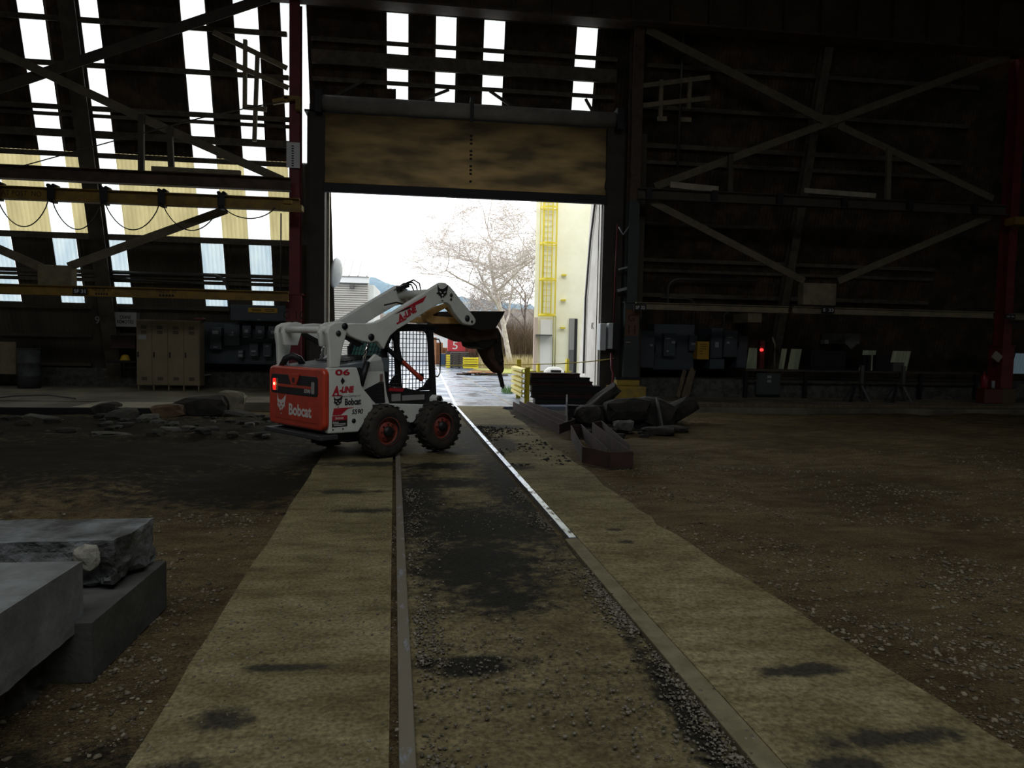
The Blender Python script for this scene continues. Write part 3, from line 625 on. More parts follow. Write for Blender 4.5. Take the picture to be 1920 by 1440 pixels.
# outside cheek of the doorway
M_CHEEK = mat('pale_rendered_wall', (.62, .58, .52), .8, 0, (.74, .71, .66), 1.2)
g = MB(); g.prism([(20.15, 0), (22.95, 0), (22.5, 2.2), (20.15+.0, 8.0), (21.0, 8.0), (20.15, 8.0)][:2]+[(21.9, 4.3), (21.1, 8.0), (20.15, 8.0)], 5.02, 5.12, ax='x')
tag(g.obj('wall_cheek', M_CHEEK), 'pale cheek wall outside the right jamb', kind='structure')
g = MB(); g.prism([(20.15, 0), (22.95, 0), (21.9, 4.3), (21.1, 8.0), (20.15, 8.0)], xl0-.1, xl0, ax='x'); tag(g.obj('wall_cheek', M_DARKSID), 'cheek wall outside the left jamb', kind='structure')
tag(MB().bb(5.02, 6.4, 20.35, 20.45, 0, 8).obj('wall_cheek', M_DARKSID), 'wall behind the green column', kind='structure')
pipe('grey downpipe running down the pale cheek wall', [(1116, 378), (1107, 450), (1098, 560), (1094, 700)], .035, M_CONDUIT, X=4.97, name='downpipe')
txt('K', .20, M_TXTDK, None, 'painted_numeral', (5.012, onX(1111, 611, 5.01).y, onX(1111, 611, 5.01).z), (0, -1, 0), EZ, width=.3); tag(C.objects[-1] if 0 else bpy.data.objects['painted_numeral'], 'small dark painted mark on the pale cheek wall', 'painted mark')
# ================================================================ things standing along the wall
def grp(name, label, cat, x0, y0, x1, y1, Y, dep, m, bevel=.01, part='body', group=None, ybot=None):
    a, b = onY(x0, y0, Y), onY(x1, y1, Y); z0 = b.z if ybot is None else ybot; w_ = b.x-a.x; h_ = a.z-z0
    t = thing(name, label, cat, ((a.x+b.x)/2, Y, z0), group=group)
    if m: MB().bb(-w_/2, w_/2, 0, dep, 0, h_).obj(part, m, t, bevel)
    return t, w_, h_
# lockers
t = thing('locker', 'tan four-door steel locker bank on short legs against the left wall', 'locker', (onY(315, 660, 20.9).x, 20.9, .17))
lw, lh = onY(374, 600, 20.9).x-onY(255, 600, 20.9).x, 2.02
MB().bb(-lw/2, lw/2, .02, .46, .14, lh).obj('body', M_LOCKER, t, .01)
for x in np.linspace(-lw/2+.04, lw/2-.04, 5): MB().bb(x-.02, x+.02, .03, .07, 0, .14).obj('leg', M_LOCKER, t)
dw = lw/4
for k in range(4):
    cx = -lw/2+dw*(k+.5); d = MB().bb(cx-dw/2+.012, cx+dw/2-.012, -.005, .02, .16, lh-.03).obj('door', M_LOCKER, t, .004)
    for zb0 in (lh-.26, lh-.40, .30):
        v = MB()
        for j in range(4): v.bb(cx-.075, cx+.075, -.012, -.006, zb0+j*.025, zb0+j*.025+.012)
        v.obj('vent', M_BLACK, d)
    MB().bb(cx-dw/2+.04, cx-dw/2+.07, -.03, -.005, .95, 1.10).obj('handle', M_BLACKST, d)
MB().bb(-lw/2+.06, -lw/2+.28, -.012, -.007, lh-.56, lh-.44).obj('paper_label', M_PLATE, t)
# sign
psign('crane_sign', 'white sign reading CRANE REMOTES left of the tan lockers', 214, 585, 256, 613, 22.1, mat('sign_offwhite', (.34, .35, .33), .7), lines=[('CRANE', .16, .24, .5), ('REMOTES', -.16, .24, .74)], back=.25, th=.2)
t, w_, h_ = grp('wall_shelf', 'dark wall shelf under the crane sign', 'shelf', 200, 676, 254, 681, 21.5, .6, M_BLACKST, part='board')
t, w2, h2 = grp('wall_cabinet', 'dark maroon open wall cabinet left of the lockers', 'cabinet', 207, 628, 253, 654, 21.6, .7, mat('maroon_enamel', (.035, .012, .012), .6))
p = onY(232, 676, 21.6); hz = onY(232, 676, 21.5).z
t = thing('hard_hat', 'yellow hard hat lying on the dark wall shelf', 'hard hat', (p.x, 21.7, hz+.002))
MB().lathe([(0.001, .17), (.05, .165), (.10, .13), (.125, .06), (.13, .02), (.17, 0), (.13, .01)], 20, 'z').obj('shell', mat('hat_yellow', (.5, .33, .02), .5), t)
t, w_, h_ = grp('steel_drum', 'dark grey battered drum standing against the left wall', 'drum', 20, 655, 62, 727, 21.0, .1, None, ybot=.17)
MB().lathe([(.001, h_), (w_/2, h_), (w_/2, h_*.68), (w_/2+.02, h_*.66), (w_/2, h_*.64), (w_/2, h_*.34), (w_/2+.02, h_*.32), (w_/2, h_*.3), (w_/2, 0), (.001, 0)], 24, 'z', (0, .35, 0)).obj('shell', mat('drum_grey', (.06, .07, .075), .6, 0, (.035, .035, .035), 5), t)
MB().lathe([(w_/2-.05, h_), (w_/2+.01, h_), (w_/2+.01, h_+.03), (w_/2-.05, h_+.03)], 24, 'z', (0, .35, 0)).obj('rim', M_CONDUIT, t)
pbox('plywood_panel', 'yellowish board leaning on the wall at the far left', 'board', -40, 640, 30, 702, 21.55, .06, M_BEIGE)
for i, (y, x0, x1) in enumerate(((571, -60, 172), (625, -60, 172), (680, -60, 172), (575, 205, 430), (627, 200, 255))):
    a, b = onS(x0, y, .12), onS(x1, y, .12); tag(MB().bar((a.x, a.y, a.z), (b.x, b.y, a.z), .06, .1).obj('girt', M_BR), 'low girt on the grimy lower left wall, %s' % ('topmost at the far left', 'middle one at the far left', 'lowest at the far left', 'topmost behind the lockers', 'short one beside the crane sign')[i], 'steel beam', 'low girts on the left wall')
a = onY(184, 600, 21.95); txt('9', .22, M_PLATE, None, 'painted_numeral', (a.x, 21.9, a.z), E1, EZ)
tag(bpy.data.objects['painted_numeral.001'], 'pale painted numeral on the leaning pilaster of the left wall', 'painted number')
# electrical boards, left
YE = 21.6
def ebox(label, x0, y0, x1, y1, Y=YE, m=None, dep=.3, plates=(), name='electrical_box', cat='electrical box', handle=True, group=None, pm=None):
    t, w_, h_ = grp(name, label, cat, x0, y0, x1, y1, Y, dep, m or M_BLUEBOX2, .012, 'case', group)
    MB().bb(-w_/2+.03, w_/2-.03, -.015, 0, .04, h_-.04).obj('door', m or M_BLUEBOX2, t, .006)
    if handle: MB().bb(w_/2-.0, w_/2+.03, -.05, .06, h_*.4, h_*.62).obj('handle', M_BLACKST, t)
    for (fx, fz, fw, fh) in plates: MB().bb((fx-fw/2)*w_-w_/2+w_/2, (fx+fw/2)*w_, -.021, -.015, (fz-fh/2)*h_, (fz+fh/2)*h_).obj('label_plate', pm or M_PLATE, t)
    return t
ebox('large dark blue electrical enclosure with a yellow strip sign, on the left wall', 432, 571, 545, 603, 21.35, M_BLUEBOX, .7, [(-.03, .08, .05, .05)], handle=False)
psign('warning_strip', 'yellow strip sign on the large blue enclosure', 465, 577, 520, 587, 21.3, M_SIGNY, th=.045)
t = [o for o in bpy.data.objects if o.name == 'warning_strip'][0]
for k, (a, b) in enumerate(((-.32, -.05), (-.30, -.04), (.05, .33), (.08, .33))): MB().bb(a, b, -.004, 0, .02-.045*(k % 2), .04-.045*(k % 2)).obj('printed_line', M_TXTDK, t)
ebox('wide dark blue backing board behind the small switch boxes', 378, 604, 540, 684, 21.95, M_BLUEBOX, .42, [], name='backing_board', cat='board', handle=False)
LB = [((393, 614, 415, 655), 'tall switch box with a pale plate, nearest the lockers', [(0, .78, .5, .16), (0, .1, .35, .05)]),
      ((420, 608, 449, 648), 'square breaker box right of the tall switch box', [(0, .5, .3, .06), (.05, .62, .12, .1)]),
      ((454, 610, 470, 634), 'small switch box in the upper row, leftmost', [(0, .55, .4, .25), (0, .08, .5, .06)]), ((479, 611, 496, 635), 'small switch box in the upper row, middle', [(0, .55, .4, .25), (0, .06, .5, .06)]),
      ((503, 611, 520, 635), 'small switch box in the upper row, rightmost', [(0, .5, .4, .25), (0, .06, .6, .06)]), ((467, 644, 484, 668), 'small switch box in the lower row, left', [(0, .4, .5, .12), (0, .08, .5, .05)]),
      ((493, 644, 509, 669), 'small switch box in the lower row, middle', [(0, .82, .4, .12), (0, .06, .5, .06)]), ((518, 644, 533, 668), 'small switch box in the lower row, beside the red column', [(0, .5, .3, .12)]),
      ((446, 656, 456, 671), 'smallest outlet box under the square breaker box', [(0, .75, .8, .2), (0, .3, .8, .35)])]
for c, lb, pl in LB: ebox(lb, *c, Y=21.65, dep=.28, plates=pl, group='switch boxes left of the doorway')
p = onY(380, 704, 21.8); tag(MB().lathe([(.001, .06), (.05, .03), (.055, 0), (.03, -.05), (.001, -.06)], 14, 'z', (p.x, 21.8, p.z)).bb(p.x-.03, p.x+.03, 21.8, 22.52, p.z-.02, p.z+.02).obj('wall_lamp', M_SIGNWHT), 'tiny white lamp low on the wall right of the lockers', 'lamp')
p = onY(372, 596, 20.9); tag(MB().bb(p.x-.14, p.x+.1, 21.0, 21.25, 2.195, 2.27).obj('red_case', mat('dull_red', (.10, .015, .012), .5), bevel=.02), 'small red case lying on top of the lockers', 'case')
# right wall
YR = 21.0
ebox('tall dark cabinet beside the green column', 1188, 620, 1226, 690, YR, M_BLUEBOX, .9, [(.35, .62, .15, .05)])
ebox('wide dark cabinet board behind the switch boxes on the right wall', 1227, 607, 1300, 694, YR+.35, M_BLUEBOX, .8, [], name='backing_board', cat='board', handle=False)
ebox('switch box with small plates on the wide dark board', 1246, 625, 1266, 668, YR+.1, None, .24, [(.3, .62, .3, .1), (-.2, .78, .4, .05), (-.2, .22, .2, .08)])
ebox('narrow switch box just left of the yellow notice', 1293, 628, 1307, 658, YR+.2, None, .9, [(0, .45, .5, .12)])
psign('notice_board', 'yellow notice board between the switch boxes of the right wall', 1308, 640, 1329, 674, YR, M_SIGNY, back=1.2, th=1.1)
t = [o for o in bpy.data.objects if o.name == 'notice_board'][0]
for k, (a, b) in enumerate(((-.10, .11), (-.08, .12), (-.11, .10), (-.11, -.01), (-.11, -.01))): MB().bb(a, b, -.004, 0, .19-.075*k, .205-.075*k).obj('printed_line', M_TXTDK, t)
ebox('tall switch box just right of the yellow notice', 1334, 615, 1354, 672, YR, M_BLUEBOX, 1.1, [(0, .45, .3, .18)])
ebox('wide low cabinet beneath the box right of the notice', 1331, 673, 1358, 692, YR, M_BLUEBOX, 1.2, [], handle=False)
ebox('square switch box high on the right, next to the bare conduit', 1358, 620, 1382, 670, YR, M_BLUEBOX, 1.1, [(-.1, .75, .4, .05), (-.2, .55, .2, .08)])
ebox('dark panel box left of the lit window sheets', 1383, 630, 1400, 690, YR+.1, M_BLUEBOX, 1.0, [], handle=False)
ebox('grey-green transformer box with white labels under the red lamp', 1420, 699, 1463, 740, 20.55, mat('transformer_green', (.05, .065, .06), .5), .19, [(.0, .82, .18, .12), (.0, .62, .16, .12)], name='transformer', cat='transformer', handle=False)
ebox('beige junction box high on the right wall', 1403, 587, 1428, 605, YR, M_BEIGE, 1.1, [], handle=False)
# red indicator lamp
p = onY(1427, 656, 20.8)
t = thing('indicator_lamp', 'small glowing red indicator lamp on a dark post beside the lit sheets', 'indicator lamp', (p.x, 20.8, .72))
MB().bb(-.03, .12, .0, .2, 0, p.z-.72+.3).obj('post', mat('dull_red', (.1, .015, .012)), t)
MB().lathe([(.001, -.05), (.045, -.04), (.05, .0), (.045, .03), (.001, .04)], 14, 'y', (0, -.03, p.z-.72)).obj('lens', mat('red_glow', (.6, .02, .02), emit=((1, .03, .03), 2.5)), t)
# bench ledge
a, b = onY(1400, 692, 20.4), onY(1840, 697, 20.4)
t = thing('workbench', 'long dark workbench along the right wall', 'workbench', (a.x, 20.45, .17))
MB().bb(0, b.x-a.x, 0, .45, a.z-.17-.06, a.z-.17).obj('bench_top', M_BR, t)
for k in range(5): MB().bb(k*(b.x-a.x-.1)/4, k*(b.x-a.x-.1)/4+.1, .05, .15, 0, a.z-.23).obj('leg', M_BLACKST, t)
MB().bb(0, b.x-a.x, .1, .14, .5, .56).obj('stretcher', M_BR, t)
bt = a.z
def onbench(name, label, cat, x0, x1, h, m, Y=20.55, dep=.2, lift=0.0):
    xa_, xb_ = onY(x0, 690, Y).x, onY(x1, 690, Y).x; return tag(MB().bb(xa_, xb_, Y, Y+dep, bt+lift+.002, bt+lift+h).obj(name, m, bevel=.01), label, cat)
onbench('tool_cabinet', 'black tool cabinet standing in the middle of the bench', 'cabinet', 1520, 1585, .62, M_BLACK, dep=.3)
onbench('monitor', 'black screen in front of the lit sheet', 'monitor', 1643, 1668, .50, M_BLACK)
onbench('small_box', 'narrow black box in front of the lit sheet, left of the screen', 'box', 1619, 1624, .5, M_BLACK); onbench('small_box', 'black box between the slots of the lit sheet', 'box', 1627, 1633, .5, M_BLACK)
onbench('storage_bin', 'grey storage bin at the right end of the bench', 'bin', 1675, 1695, .28, M_CONDUIT)
psign('paper_sheet', 'pale paper sheets pinned above the bench', 1585, 625, 1612, 645, 20.9, mat('dull_paper', (.12, .13, .115), .8), cat='paper', back=1.3, th=.5)
t = thing('paper_sheet', 'tilted square of paper pinned below the pale sheets', 'paper', onY(1596, 642, 20.88)); MB().box((0, 0, 0), (.32, .01, .32), Matrix.Rotation(R(45), 3, 'Y')).obj('sheet', MATS['dull_paper'], t)
psign('paper_sheet', 'small white note on the tool cabinet', 1547, 637, 1554, 645, 20.5, MATS['dull_paper'], cat='paper', th=.25)
# axle stands
def stand(first, x, Y, label):
    if first is None:
        t = thing('axle_stand', label, 'stand', (x, Y, .17), group='stands in front of the workbench')
        for sx_ in (-1, 1):
            for sy in (-1, 1): MB().bar((sx_*.32, sy*.18, 0), (sx_*.10, sy*.05, .5), .07, .05).obj('leg', M_CONDUIT if sx_ > 0 else M_BLACKST, t)
        MB().bb(-.14, .14, -.09, .09, .48, .54).obj('head_plate', M_BLACKST, t); MB().bb(.08, .17, -.04, .04, .54, 1.1).obj('post', M_CONDUIT, t); return t
    c = copy_tree(first); c.location = (x, Y, .17); c['label'] = label; return c
s1 = stand(None, onY(1610, 755, 19.3).x, 19.4, 'steel stand on the kerb in front of the workbench, left one')
stand(s1, onY(1688, 755, 19.3).x, 19.4, 'steel stand on the kerb in front of the workbench, right one')
# leaning planks
for k, (x0, x1, y0) in enumerate(((1277, 1283, 700), (1287, 1297, 690), (1294, 1300, 705))):
    a, b = onY(x1, y0, 20.65), onY(x0, 745, 19.9); a.z = max(a.z, 1.0); tag(MB().bar((b.x, 20.2, .18), (a.x, 20.62, a.z), .12, .04, (0, -1, 0)).obj('plank', M_WOOD), 'weathered plank leaning on the plinth of the right wall, %s' % ('left one', 'tallest middle one', 'thin right one')[k], 'plank', 'planks leaning on the right wall')
# red column foot gear
p = onY(1872, 757, 19.3)
tag(MB().bb(p.x-.62, p.x+.0, 19.15, 19.5, .17, .62).obj('red_box', mat('dull_red', (.1, .015, .012)), bevel=.02), 'red steel box at the foot of the right red column', 'box')
tag(MB().bb(p.x+.01, p.x+.45, 19.15, 19.5, .17, .62).obj('rusty_box', mat('rusty_box', (.10, .07, .04), .8), bevel=.02), 'rusty brown box beside the red box under the right column', 'box')
t = thing('fire_extinguisher', 'red fire extinguisher beside the right red column', 'fire extinguisher', (onY(1846, 700, 19.3).x, 19.3, .625))
MB().lathe([(.001, .5), (.03, .5), (.035, .42), (.08, .36), (.09, .3), (.09, .02), (.08, 0), (.001, 0)], 18, 'z').obj('cylinder', mat('extinguisher_red', (.22, .01, .015), .35), t)
MB().bb(-.03, .07, -.02, .02, .5, .56).obj('valve', M_BLACKST, t)
t = thing('paper_notice', 'tilted pale paper on the right red column', 'paper', onY(1869, 669, 19.505)); MB().box((0, 0, 0), (.28, .05, .24), Matrix.Rotation(R(35), 3, 'Y')).obj('sheet', mat('paper_pale', (.30, .28, .22), .8), t)
tag(MB().cyl((onY(1863, 705, 19.3).x, 19.3, .625), (onY(1863, 705, 19.3).x, 19.3, .86), .05, 12).obj('white_bottle', M_PLATE), 'white bottle on the box under the right red column', 'bottle')
p = onY(1905, 415, 19.3); tag(MB().bb(p.x-.15, p.x+.3, 19.15, 19.55, p.z-.12, p.z+.12).bb(p.x-.05, p.x+.25, 19.5, 19.7, p.z-.05, p.z+.05).obj('yellow_clamp', M_YEL, bevel=.02), 'yellow clamp on the right red column', 'clamp')
# timber curb lengths on the kerb
for k, (x0, x1, y, z) in enumerate(((6.9, 12.0, 18.15, .08), (11.2, 17.0, 18.3, .08))):
    tag(MB().bb(x0, x1, y, y+.16, z, z+.10).obj('timber_curb', M_WOOD, bevel=.01), 'long weathered timber lying on the right kerb step, %s' % ('nearer the yellow block', 'farther right')[k], 'timber')
# yellow block under the green column with what stands around it
t = thing('column_block', 'chipped yellow concrete block carrying the green column', 'concrete block', (xG-.10, CY, 0))
g = MB(); g.bb(-.52, .52, -.5, .5, 0, .55); g.obj('block', mat('chipped_yellow_paint', (.42, .28, .03), .75, 0, (.26, .19, .06), 4, bump=.3), t, .04)
g = MB(); g.bb(-.34, .36, -.36, .36, .55, .74); g.obj('cap', MATS['chipped_yellow_paint'], t, .03); MB().bb(-.36, .38, -.38, .38, .74, .80).obj('base_plate', M_BLACKST, t)
xb = onY(1125, 640, 19.6).x
t = thing('panel_box', 'white electrical box with open lid at the right door jamb', 'electrical box', (xb, 19.6, onY(1125, 657, 19.6).z))
MB().bb(0, .18, 0, .34, 0, .78).obj('case', mat('white_enamel', (.55, .58, .60), .5), t, .02); MB().bb(.24, .38, -.02, .32, .05, .8).obj('lid', MATS['white_enamel'], t, .03)
MB().bb(.38, .56, -.03, .34, .02, .8).obj('dark_box', M_BLACKST, t, .02)
tag(MB().tube([onY(x, y, 19.75) for x, y in ((1158, 420), (1154, 500), (1150, 615))], .02, 8).obj('red_pipe', mat('red_pipe', (.13, .012, .02), .5)), 'thin red pipe running down to the white box at the door jamb', 'pipe')
tag(MB().tube([onY(x, y, 19.4) for x, y in ((1146, 662), (1147, 690), (1150, 700), (1148, 722), (1152, 735))], .035, 8).obj('red_hose', MATS['red_pipe']), 'red hose hanging below the white box', 'hose')
tag(MB().tube([onY(x, y, 19.7) for x, y in ((1180, 424), (1168, 440), (1160, 425))], .025, 8).bar(onY(1160, 505, 19.7), onY(1180, 500, 19.7), .05, .05).bar(onY(1158, 545, 19.7), onY(1178, 540, 19.7), .07, .08).obj('pipe_bracket', M_PLATE), 'pale brackets on the green column side', 'bracket')
# yellow barrier rope across the doorway
P = [onY(x, y, 19.84) for x, y in ((818, 686), (900, 684), (980, 683.5), (1050, 682), (1100, 678.5), (1130, 675), (1149, 672))]
P2 = []
for i in range(len(P)-1):
    for k in range(4): P2.append(P[i].lerp(P[i+1], k/4))
tag(MB().tube(P2+[P[-1], onY(1150, 672, 19.7)], .014, 6).obj('barrier_rope', mat('yellow_rope', (.62, .50, .10), .8)), 'thin yellow rope stretched across the doorway', 'rope')

# ================================================================ foreground blocks
def rough_block(name, label, x0, x1, y0, y1, z0, z1, m, seed, amp=.03, bottom=0.0, top=0.0, seg=.06, side=0.0, pale=None):
    bm = bmesh.new(); bmesh.ops.create_cube(bm, size=1)
    for v in bm.verts: v.co = Vector(((x0+x1)/2+v.co.x*(x1-x0), (y0+y1)/2+v.co.y*(y1-y0), (z0+z1)/2+v.co.z*(z1-z0)))
    for ax, ln in ((0, x1-x0), (1, y1-y0), (2, z1-z0)):
        n = max(2, int(ln/seg)); eds = [e for e in bm.edges if abs((e.verts[0].co-e.verts[1].co).normalized()[ax]) > .9 and (e.verts[0].co-e.verts[1].co).length > ln*.9]
        bmesh.ops.subdivide_edges(bm, edges=eds, cuts=n, use_grid_fill=True)
    for v in bm.verts:
        c = v.co; k = (c.z-z0)/(z1-z0); n_ = noise.noise_vector(Vector((c.x*4+seed, c.y*4, c.z*4)))+.5*noise.noise_vector(Vector((c.x*13+seed, c.y*13, c.z*13)))
        a = amp*max(0, 1-k*1.6)*(1+bottom) + top*amp*(k > .97) + side*amp
        if k < .02 and z0 > 0: c.z += max(0, n_.z+.3)*a*1.5
        c.x += n_.x*a; c.y += n_.y*a
    me = bpy.data.meshes.new(name); bm.to_mesh(me); bm.free(); me.materials.append(m); o = bpy.data.objects.new(name, me); C.objects.link(o)
    for p in me.polygons: p.use_smooth = False
    return tag(o, label, 'concrete block')
M_BLK = mat('sawn_concrete', (.12, .125, .12), .85, 0, (.22, .235, .235), 3.0, bump=.25, bscale=25)
M_BLKS = mat('sawn_concrete_dark', (.06, .062, .056), .85, 0, (.09, .093, .085), 4.0, bump=.3, bscale=25)
rough_block('concrete_block', 'smooth sawn concrete block lying on the ground under the broken slab, lower left', -2.6, -1.65, 3.62, 4.62, -.04, .265, M_BLKS, 1, amp=.004)
rough_block('concrete_block', 'broken concrete slab with a ragged underside and pale chipped corner, topmost at the back', -6.5, -1.72, 4.06, 4.55, .268, .56, mat('broken_slab', (.055, .056, .052), .9, 0, (.21, .225, .23), 3.4, bump=1.0, bscale=20), 5, amp=.055, side=.55, bottom=.6, seg=.035)
rough_block('concrete_block', 'big sawn concrete slab at the left edge, nearest the camera', -6.0, -1.735, 2.2, 3.72, .20, .55, M_BLK, 9, amp=.012)
rough_block('concrete_block', 'dark broken block under the nearest slab at the left edge', -5.6, -1.86, 1.9, 3.66, -.05, .205, M_CONCD, 12, amp=.06, side=.5)

BS = [o for o in bpy.data.objects if o.get('label', '').startswith('broken concrete slab')][0]
bm = bmesh.new(); bmesh.ops.create_icosphere(bm, subdivisions=3, radius=.5)
for v in bm.verts: v.co = Vector((v.co.x*.15, v.co.y*.05, v.co.z*.14))*(1+.35*noise.noise(v.co*3))
me = bpy.data.meshes.new('chipped_patch'); bm.to_mesh(me); bm.free(); me.materials.append(mat('fresh_chip', (.42, .40, .33), .9, 0, (.2, .2, .18), 12)); o = bpy.data.objects.new('chipped_patch', me); C.objects.link(o); o.location = (-1.86, 4.055, .47); o.parent = BS; o['label'] = 'pale chipped patch near the corner'
# ================================================================ the skid-steer loader
def build_loader():
    WH = mat('loader_white_paint', (.80, .83, .78), .45, 0, (.68, .70, .65), 3.5, bump=.05, thr=(.35, .75))
    OR = mat('loader_orange_paint', (.62, .055, .018), .38, 0, (.50, .045, .016), 4, coat=.2)
    BK = mat('loader_black', (.010, .010, .012), .5); GY = mat('loader_grey', (.055, .058, .06), .5, .3)
    TY = mat('dusty_tyre_rubber', (.016, .015, .014), .85, 0, (.045, .038, .028), 5, bump=.3); RM = mat('rim_red', (.34, .045, .03), .55, 0, (.22, .06, .035), 6)
    CH = mat('chrome_rod', (.7, .7, .7), .15, 1.0); DW = mat('decal_white', (.72, .72, .68), .6); DR = mat('decal_red', (.50, .02, .035), .5); DB = mat('decal_black', (.012, .012, .014), .5)
    YO = mat('attachment_yellow', (.80, .50, .20), .5, 0, (.66, .38, .12), 5); RU = mat('rusty_attachment', (.055, .032, .022), .85, 0, (.10, .05, .03), 5, bump=.5); DK = mat('attachment_black', (.016, .014, .013), .7)
    GL = mat('green_glass', (.05, .16, .14), .15)
    T = thing('skid_steer_loader', 'white and orange skid-steer loader with raised arms standing on the track slab', 'loader', (-1.10, 10.85, 0), .711)
    RX, RU_, RN = (1, 0, 0), (0, 0, 1), (0, -1, 0)
    # wheels
    def tyre(cx, cy):
        r = .385; t = .27; m = MB()
        prof = [(.19, -t/2+.02), (.25, -t/2), (r-.05, -t/2), (r-.012, -t/2+.03), (r, -t/2+.07), (r, t/2-.07), (r-.012, t/2-.03), (r-.05, t/2), (.25, t/2), (.19, t/2-.02), (.19, -t/2+.02)]
        m.lathe(prof, 40, 'y', (cx, cy, r))
        for k in range(22):
            for s in (-1, 1):
                a = 2*pi*(k+.25*s)/22; c = Vector((cx+(r+.002)*cos(a), cy+s*.068, r+(r+.002)*sin(a)))
                m.box(c, (.012, .12, .05), Matrix.Rotation(-a, 3, 'Y') @ Matrix.Rotation(s*.35, 3, 'X'))
        o = m.obj('wheel', TY, T)
        s = -1 if cy < 0 else 1; yo = cy+s*(t/2-.02)
        MB().lathe([(.20, yo), (.215, yo+s*.012), (.20, yo-s*.01), (.185, yo-s*.05), (.15, yo-s*.06), (.14, yo-s*.03), (.085, yo-s*.02), (.001, yo-s*.02)], 30, 'y', (cx, 0, r)).obj('rim', RM, o)
        MB().lathe([(.085, yo-s*.03), (.075, yo+s*.02), (.04, yo+s*.035), (.001, yo+s*.035)], 16, 'y', (cx, 0, r)).obj('hub', BK, o)
        m = MB()
        for k in range(8):
            a = 2*pi*k/8; m.cyl((cx+.112*cos(a), yo-s*.03, r+.112*sin(a)), (cx+.112*cos(a), yo-s*.005, r+.112*sin(a)), .011, 6)
        m.obj('wheel_nuts', BK, o)
    for cx in (0, 1.06):
        for cy in (-.735, .735): tyre(cx, cy)
    # chassis
    MB().prism([(-.78, .30), (-.86, .42), (-.3, .55), (-.2, .74), (.15, .77), (1.10, .70), (1.14, .55), (1.20, .40), (1.10, .26), (-.5, .24)], -.56, .56).obj('chassis', BK, T, .02)
    MB().prism([(-.22, .62), (-.12, .765), (.17, .77), (1.10, .70), (1.10, .815), (1.16, .86), (1.25, .85), (1.29, .78), (1.25, .68), (1.20, .56), (1.04, .50), (.86, .62), (.66, .45), (.5, .45), (.3, .60), (0, .72)], -.60, .60).obj('lower_side_frame', WH, T, .012)
    for s in (-1, 1): MB().cyl((1.19, s*.56, .80), (1.19, s*.62, .80), .045).obj('tie_down_lug', BK, T)
    MB().bb(-1.08, -.80, -.76, .76, .335, .40).obj('rear_bumper', GY, T, .01)
    # rear body (engine housing side panels)
    body = [(-.93, .42), (-.44, .405), (-.3, .58), (-.18, .74), (-.22, .88), (-.35, 1.01), (-.39, 1.07), (-.42, 1.2), (-.47, 1.325), (-.93, 1.325)]
    MB().prism(body, -.72, -.62).obj('rear_side_panel', WH, T, .015); MB().prism(body, .62, .72).obj('rear_side_panel', WH, T, .015)
    MB().bb(-.90, -.40, -.62, .62, .42, 1.25).obj('engine_housing', BK, T)
    MB().prism([(-.93, 1.25), (-.93, 1.325), (-.55, 1.36), (.18, 1.46), (.18, 1.25)], -.62, .62).obj('engine_hood', mat('hood_grey', (.13, .15, .17), .4), T, .01)
    g = MB()
    for k in range(7): g.box((-.42+.085*k, .0, 1.40+.012*k), (.03, .8, .02), Matrix.Rotation(R(-8), 3, 'Y'))
    g.obj('hood_grille', BK, T)
    mid = [(-.36, 1.02), (-.30, 1.33), (-.20, 1.40), (-.07, 1.515), (.03, 1.46), (.07, 1.38), (.13, .95), (.19, .765), (-.12, .765), (-.22, .88)]
    for s in (-1, 1):
        p = MB().prism(mid, s*.56, s*.62).obj('side_panel', WH, T, .01)
        MB().prism([(-.30, .985), (.04, 1.12), (.07, 1.10), (.10, .79), (-.07, .79)], s*.615, s*.628).obj('side_grille', BK, p)
        gg = MB()
        for k in range(5): gg.bar((-.05, s*.63, .86+.055*k), (.07, s*.63, .86+.055*k), .008, .008)
        gg.obj('grille_bars', GY, p)
        MB().prism([(-.46, 1.07), (-.36, 1.02), (-.28, 1.26), (-.37, 1.32), (-.47, 1.30)], s*.60, s*.66).obj('cylinder_recess', BK, p)
    # tailgate
    def rr(y0, y1, z0, z1, r, n=6):
        P = []
        for (cy, cz, a0) in ((y1-r, z1-r, 0), (y0+r, z1-r, pi/2), (y0+r, z0+r, pi), (y1-r, z0+r, 3*pi/2)):
            for k in range(n+1): a = a0+pi/2*k/n; P.append((cy+r*cos(a), cz+r*sin(a)))
        return P
    gate = MB().prism(rr(-.735, .735, .455, 1.315, .10), -1.02, -.92, ax='x').obj('tailgate', OR, T, .03)
    MB().prism(rr(-.60, .66, .915, 1.195, .05), -1.026, -1.0, ax='x').obj('black_inset', BK, gate, .004)
    MB().prism([(-.52, 1.055), (.46, 1.055), (.46, 1.018), (-.52, 1.018)], -1.031, -1.02, ax='x').obj('red_stripe', OR, gate)
    MB().prism([(-.15, 1.215), (.17, 1.215), (.08, 1.06), (-.06, 1.06)], -1.037, -1.02, ax='x').obj('latch_recess', OR, gate, .004)
    MB().prism(rr(-.02, .04, 1.09, 1.16, .02), -1.040, -1.03, ax='x').obj('latch_hole', BK, gate)
    MB().prism([(-.60, .555), (.55, .555), (.55, .545), (-.60, .545)], -1.025, -1.02, ax='x').obj('pressed_line', mat('dark_orange', (.3, .03, .012)), gate)
    MB().prism(rr(.505, .60, .955, 1.13, .03), -1.034, -1.02, ax='x').obj('taillight', mat('lit_taillight', (.5, .01, .01), .3, emit=((1, .02, .015), .8)), gate)
    MB().lathe([(.001, 0), (.024, .0), (.001, .012)], 14, 'x', (-1.047, .535, 1.05)).obj('lamp_bulb', mat('bulb_glow', (1, .3, .2), emit=((1, .25, .12), 6)), gate)
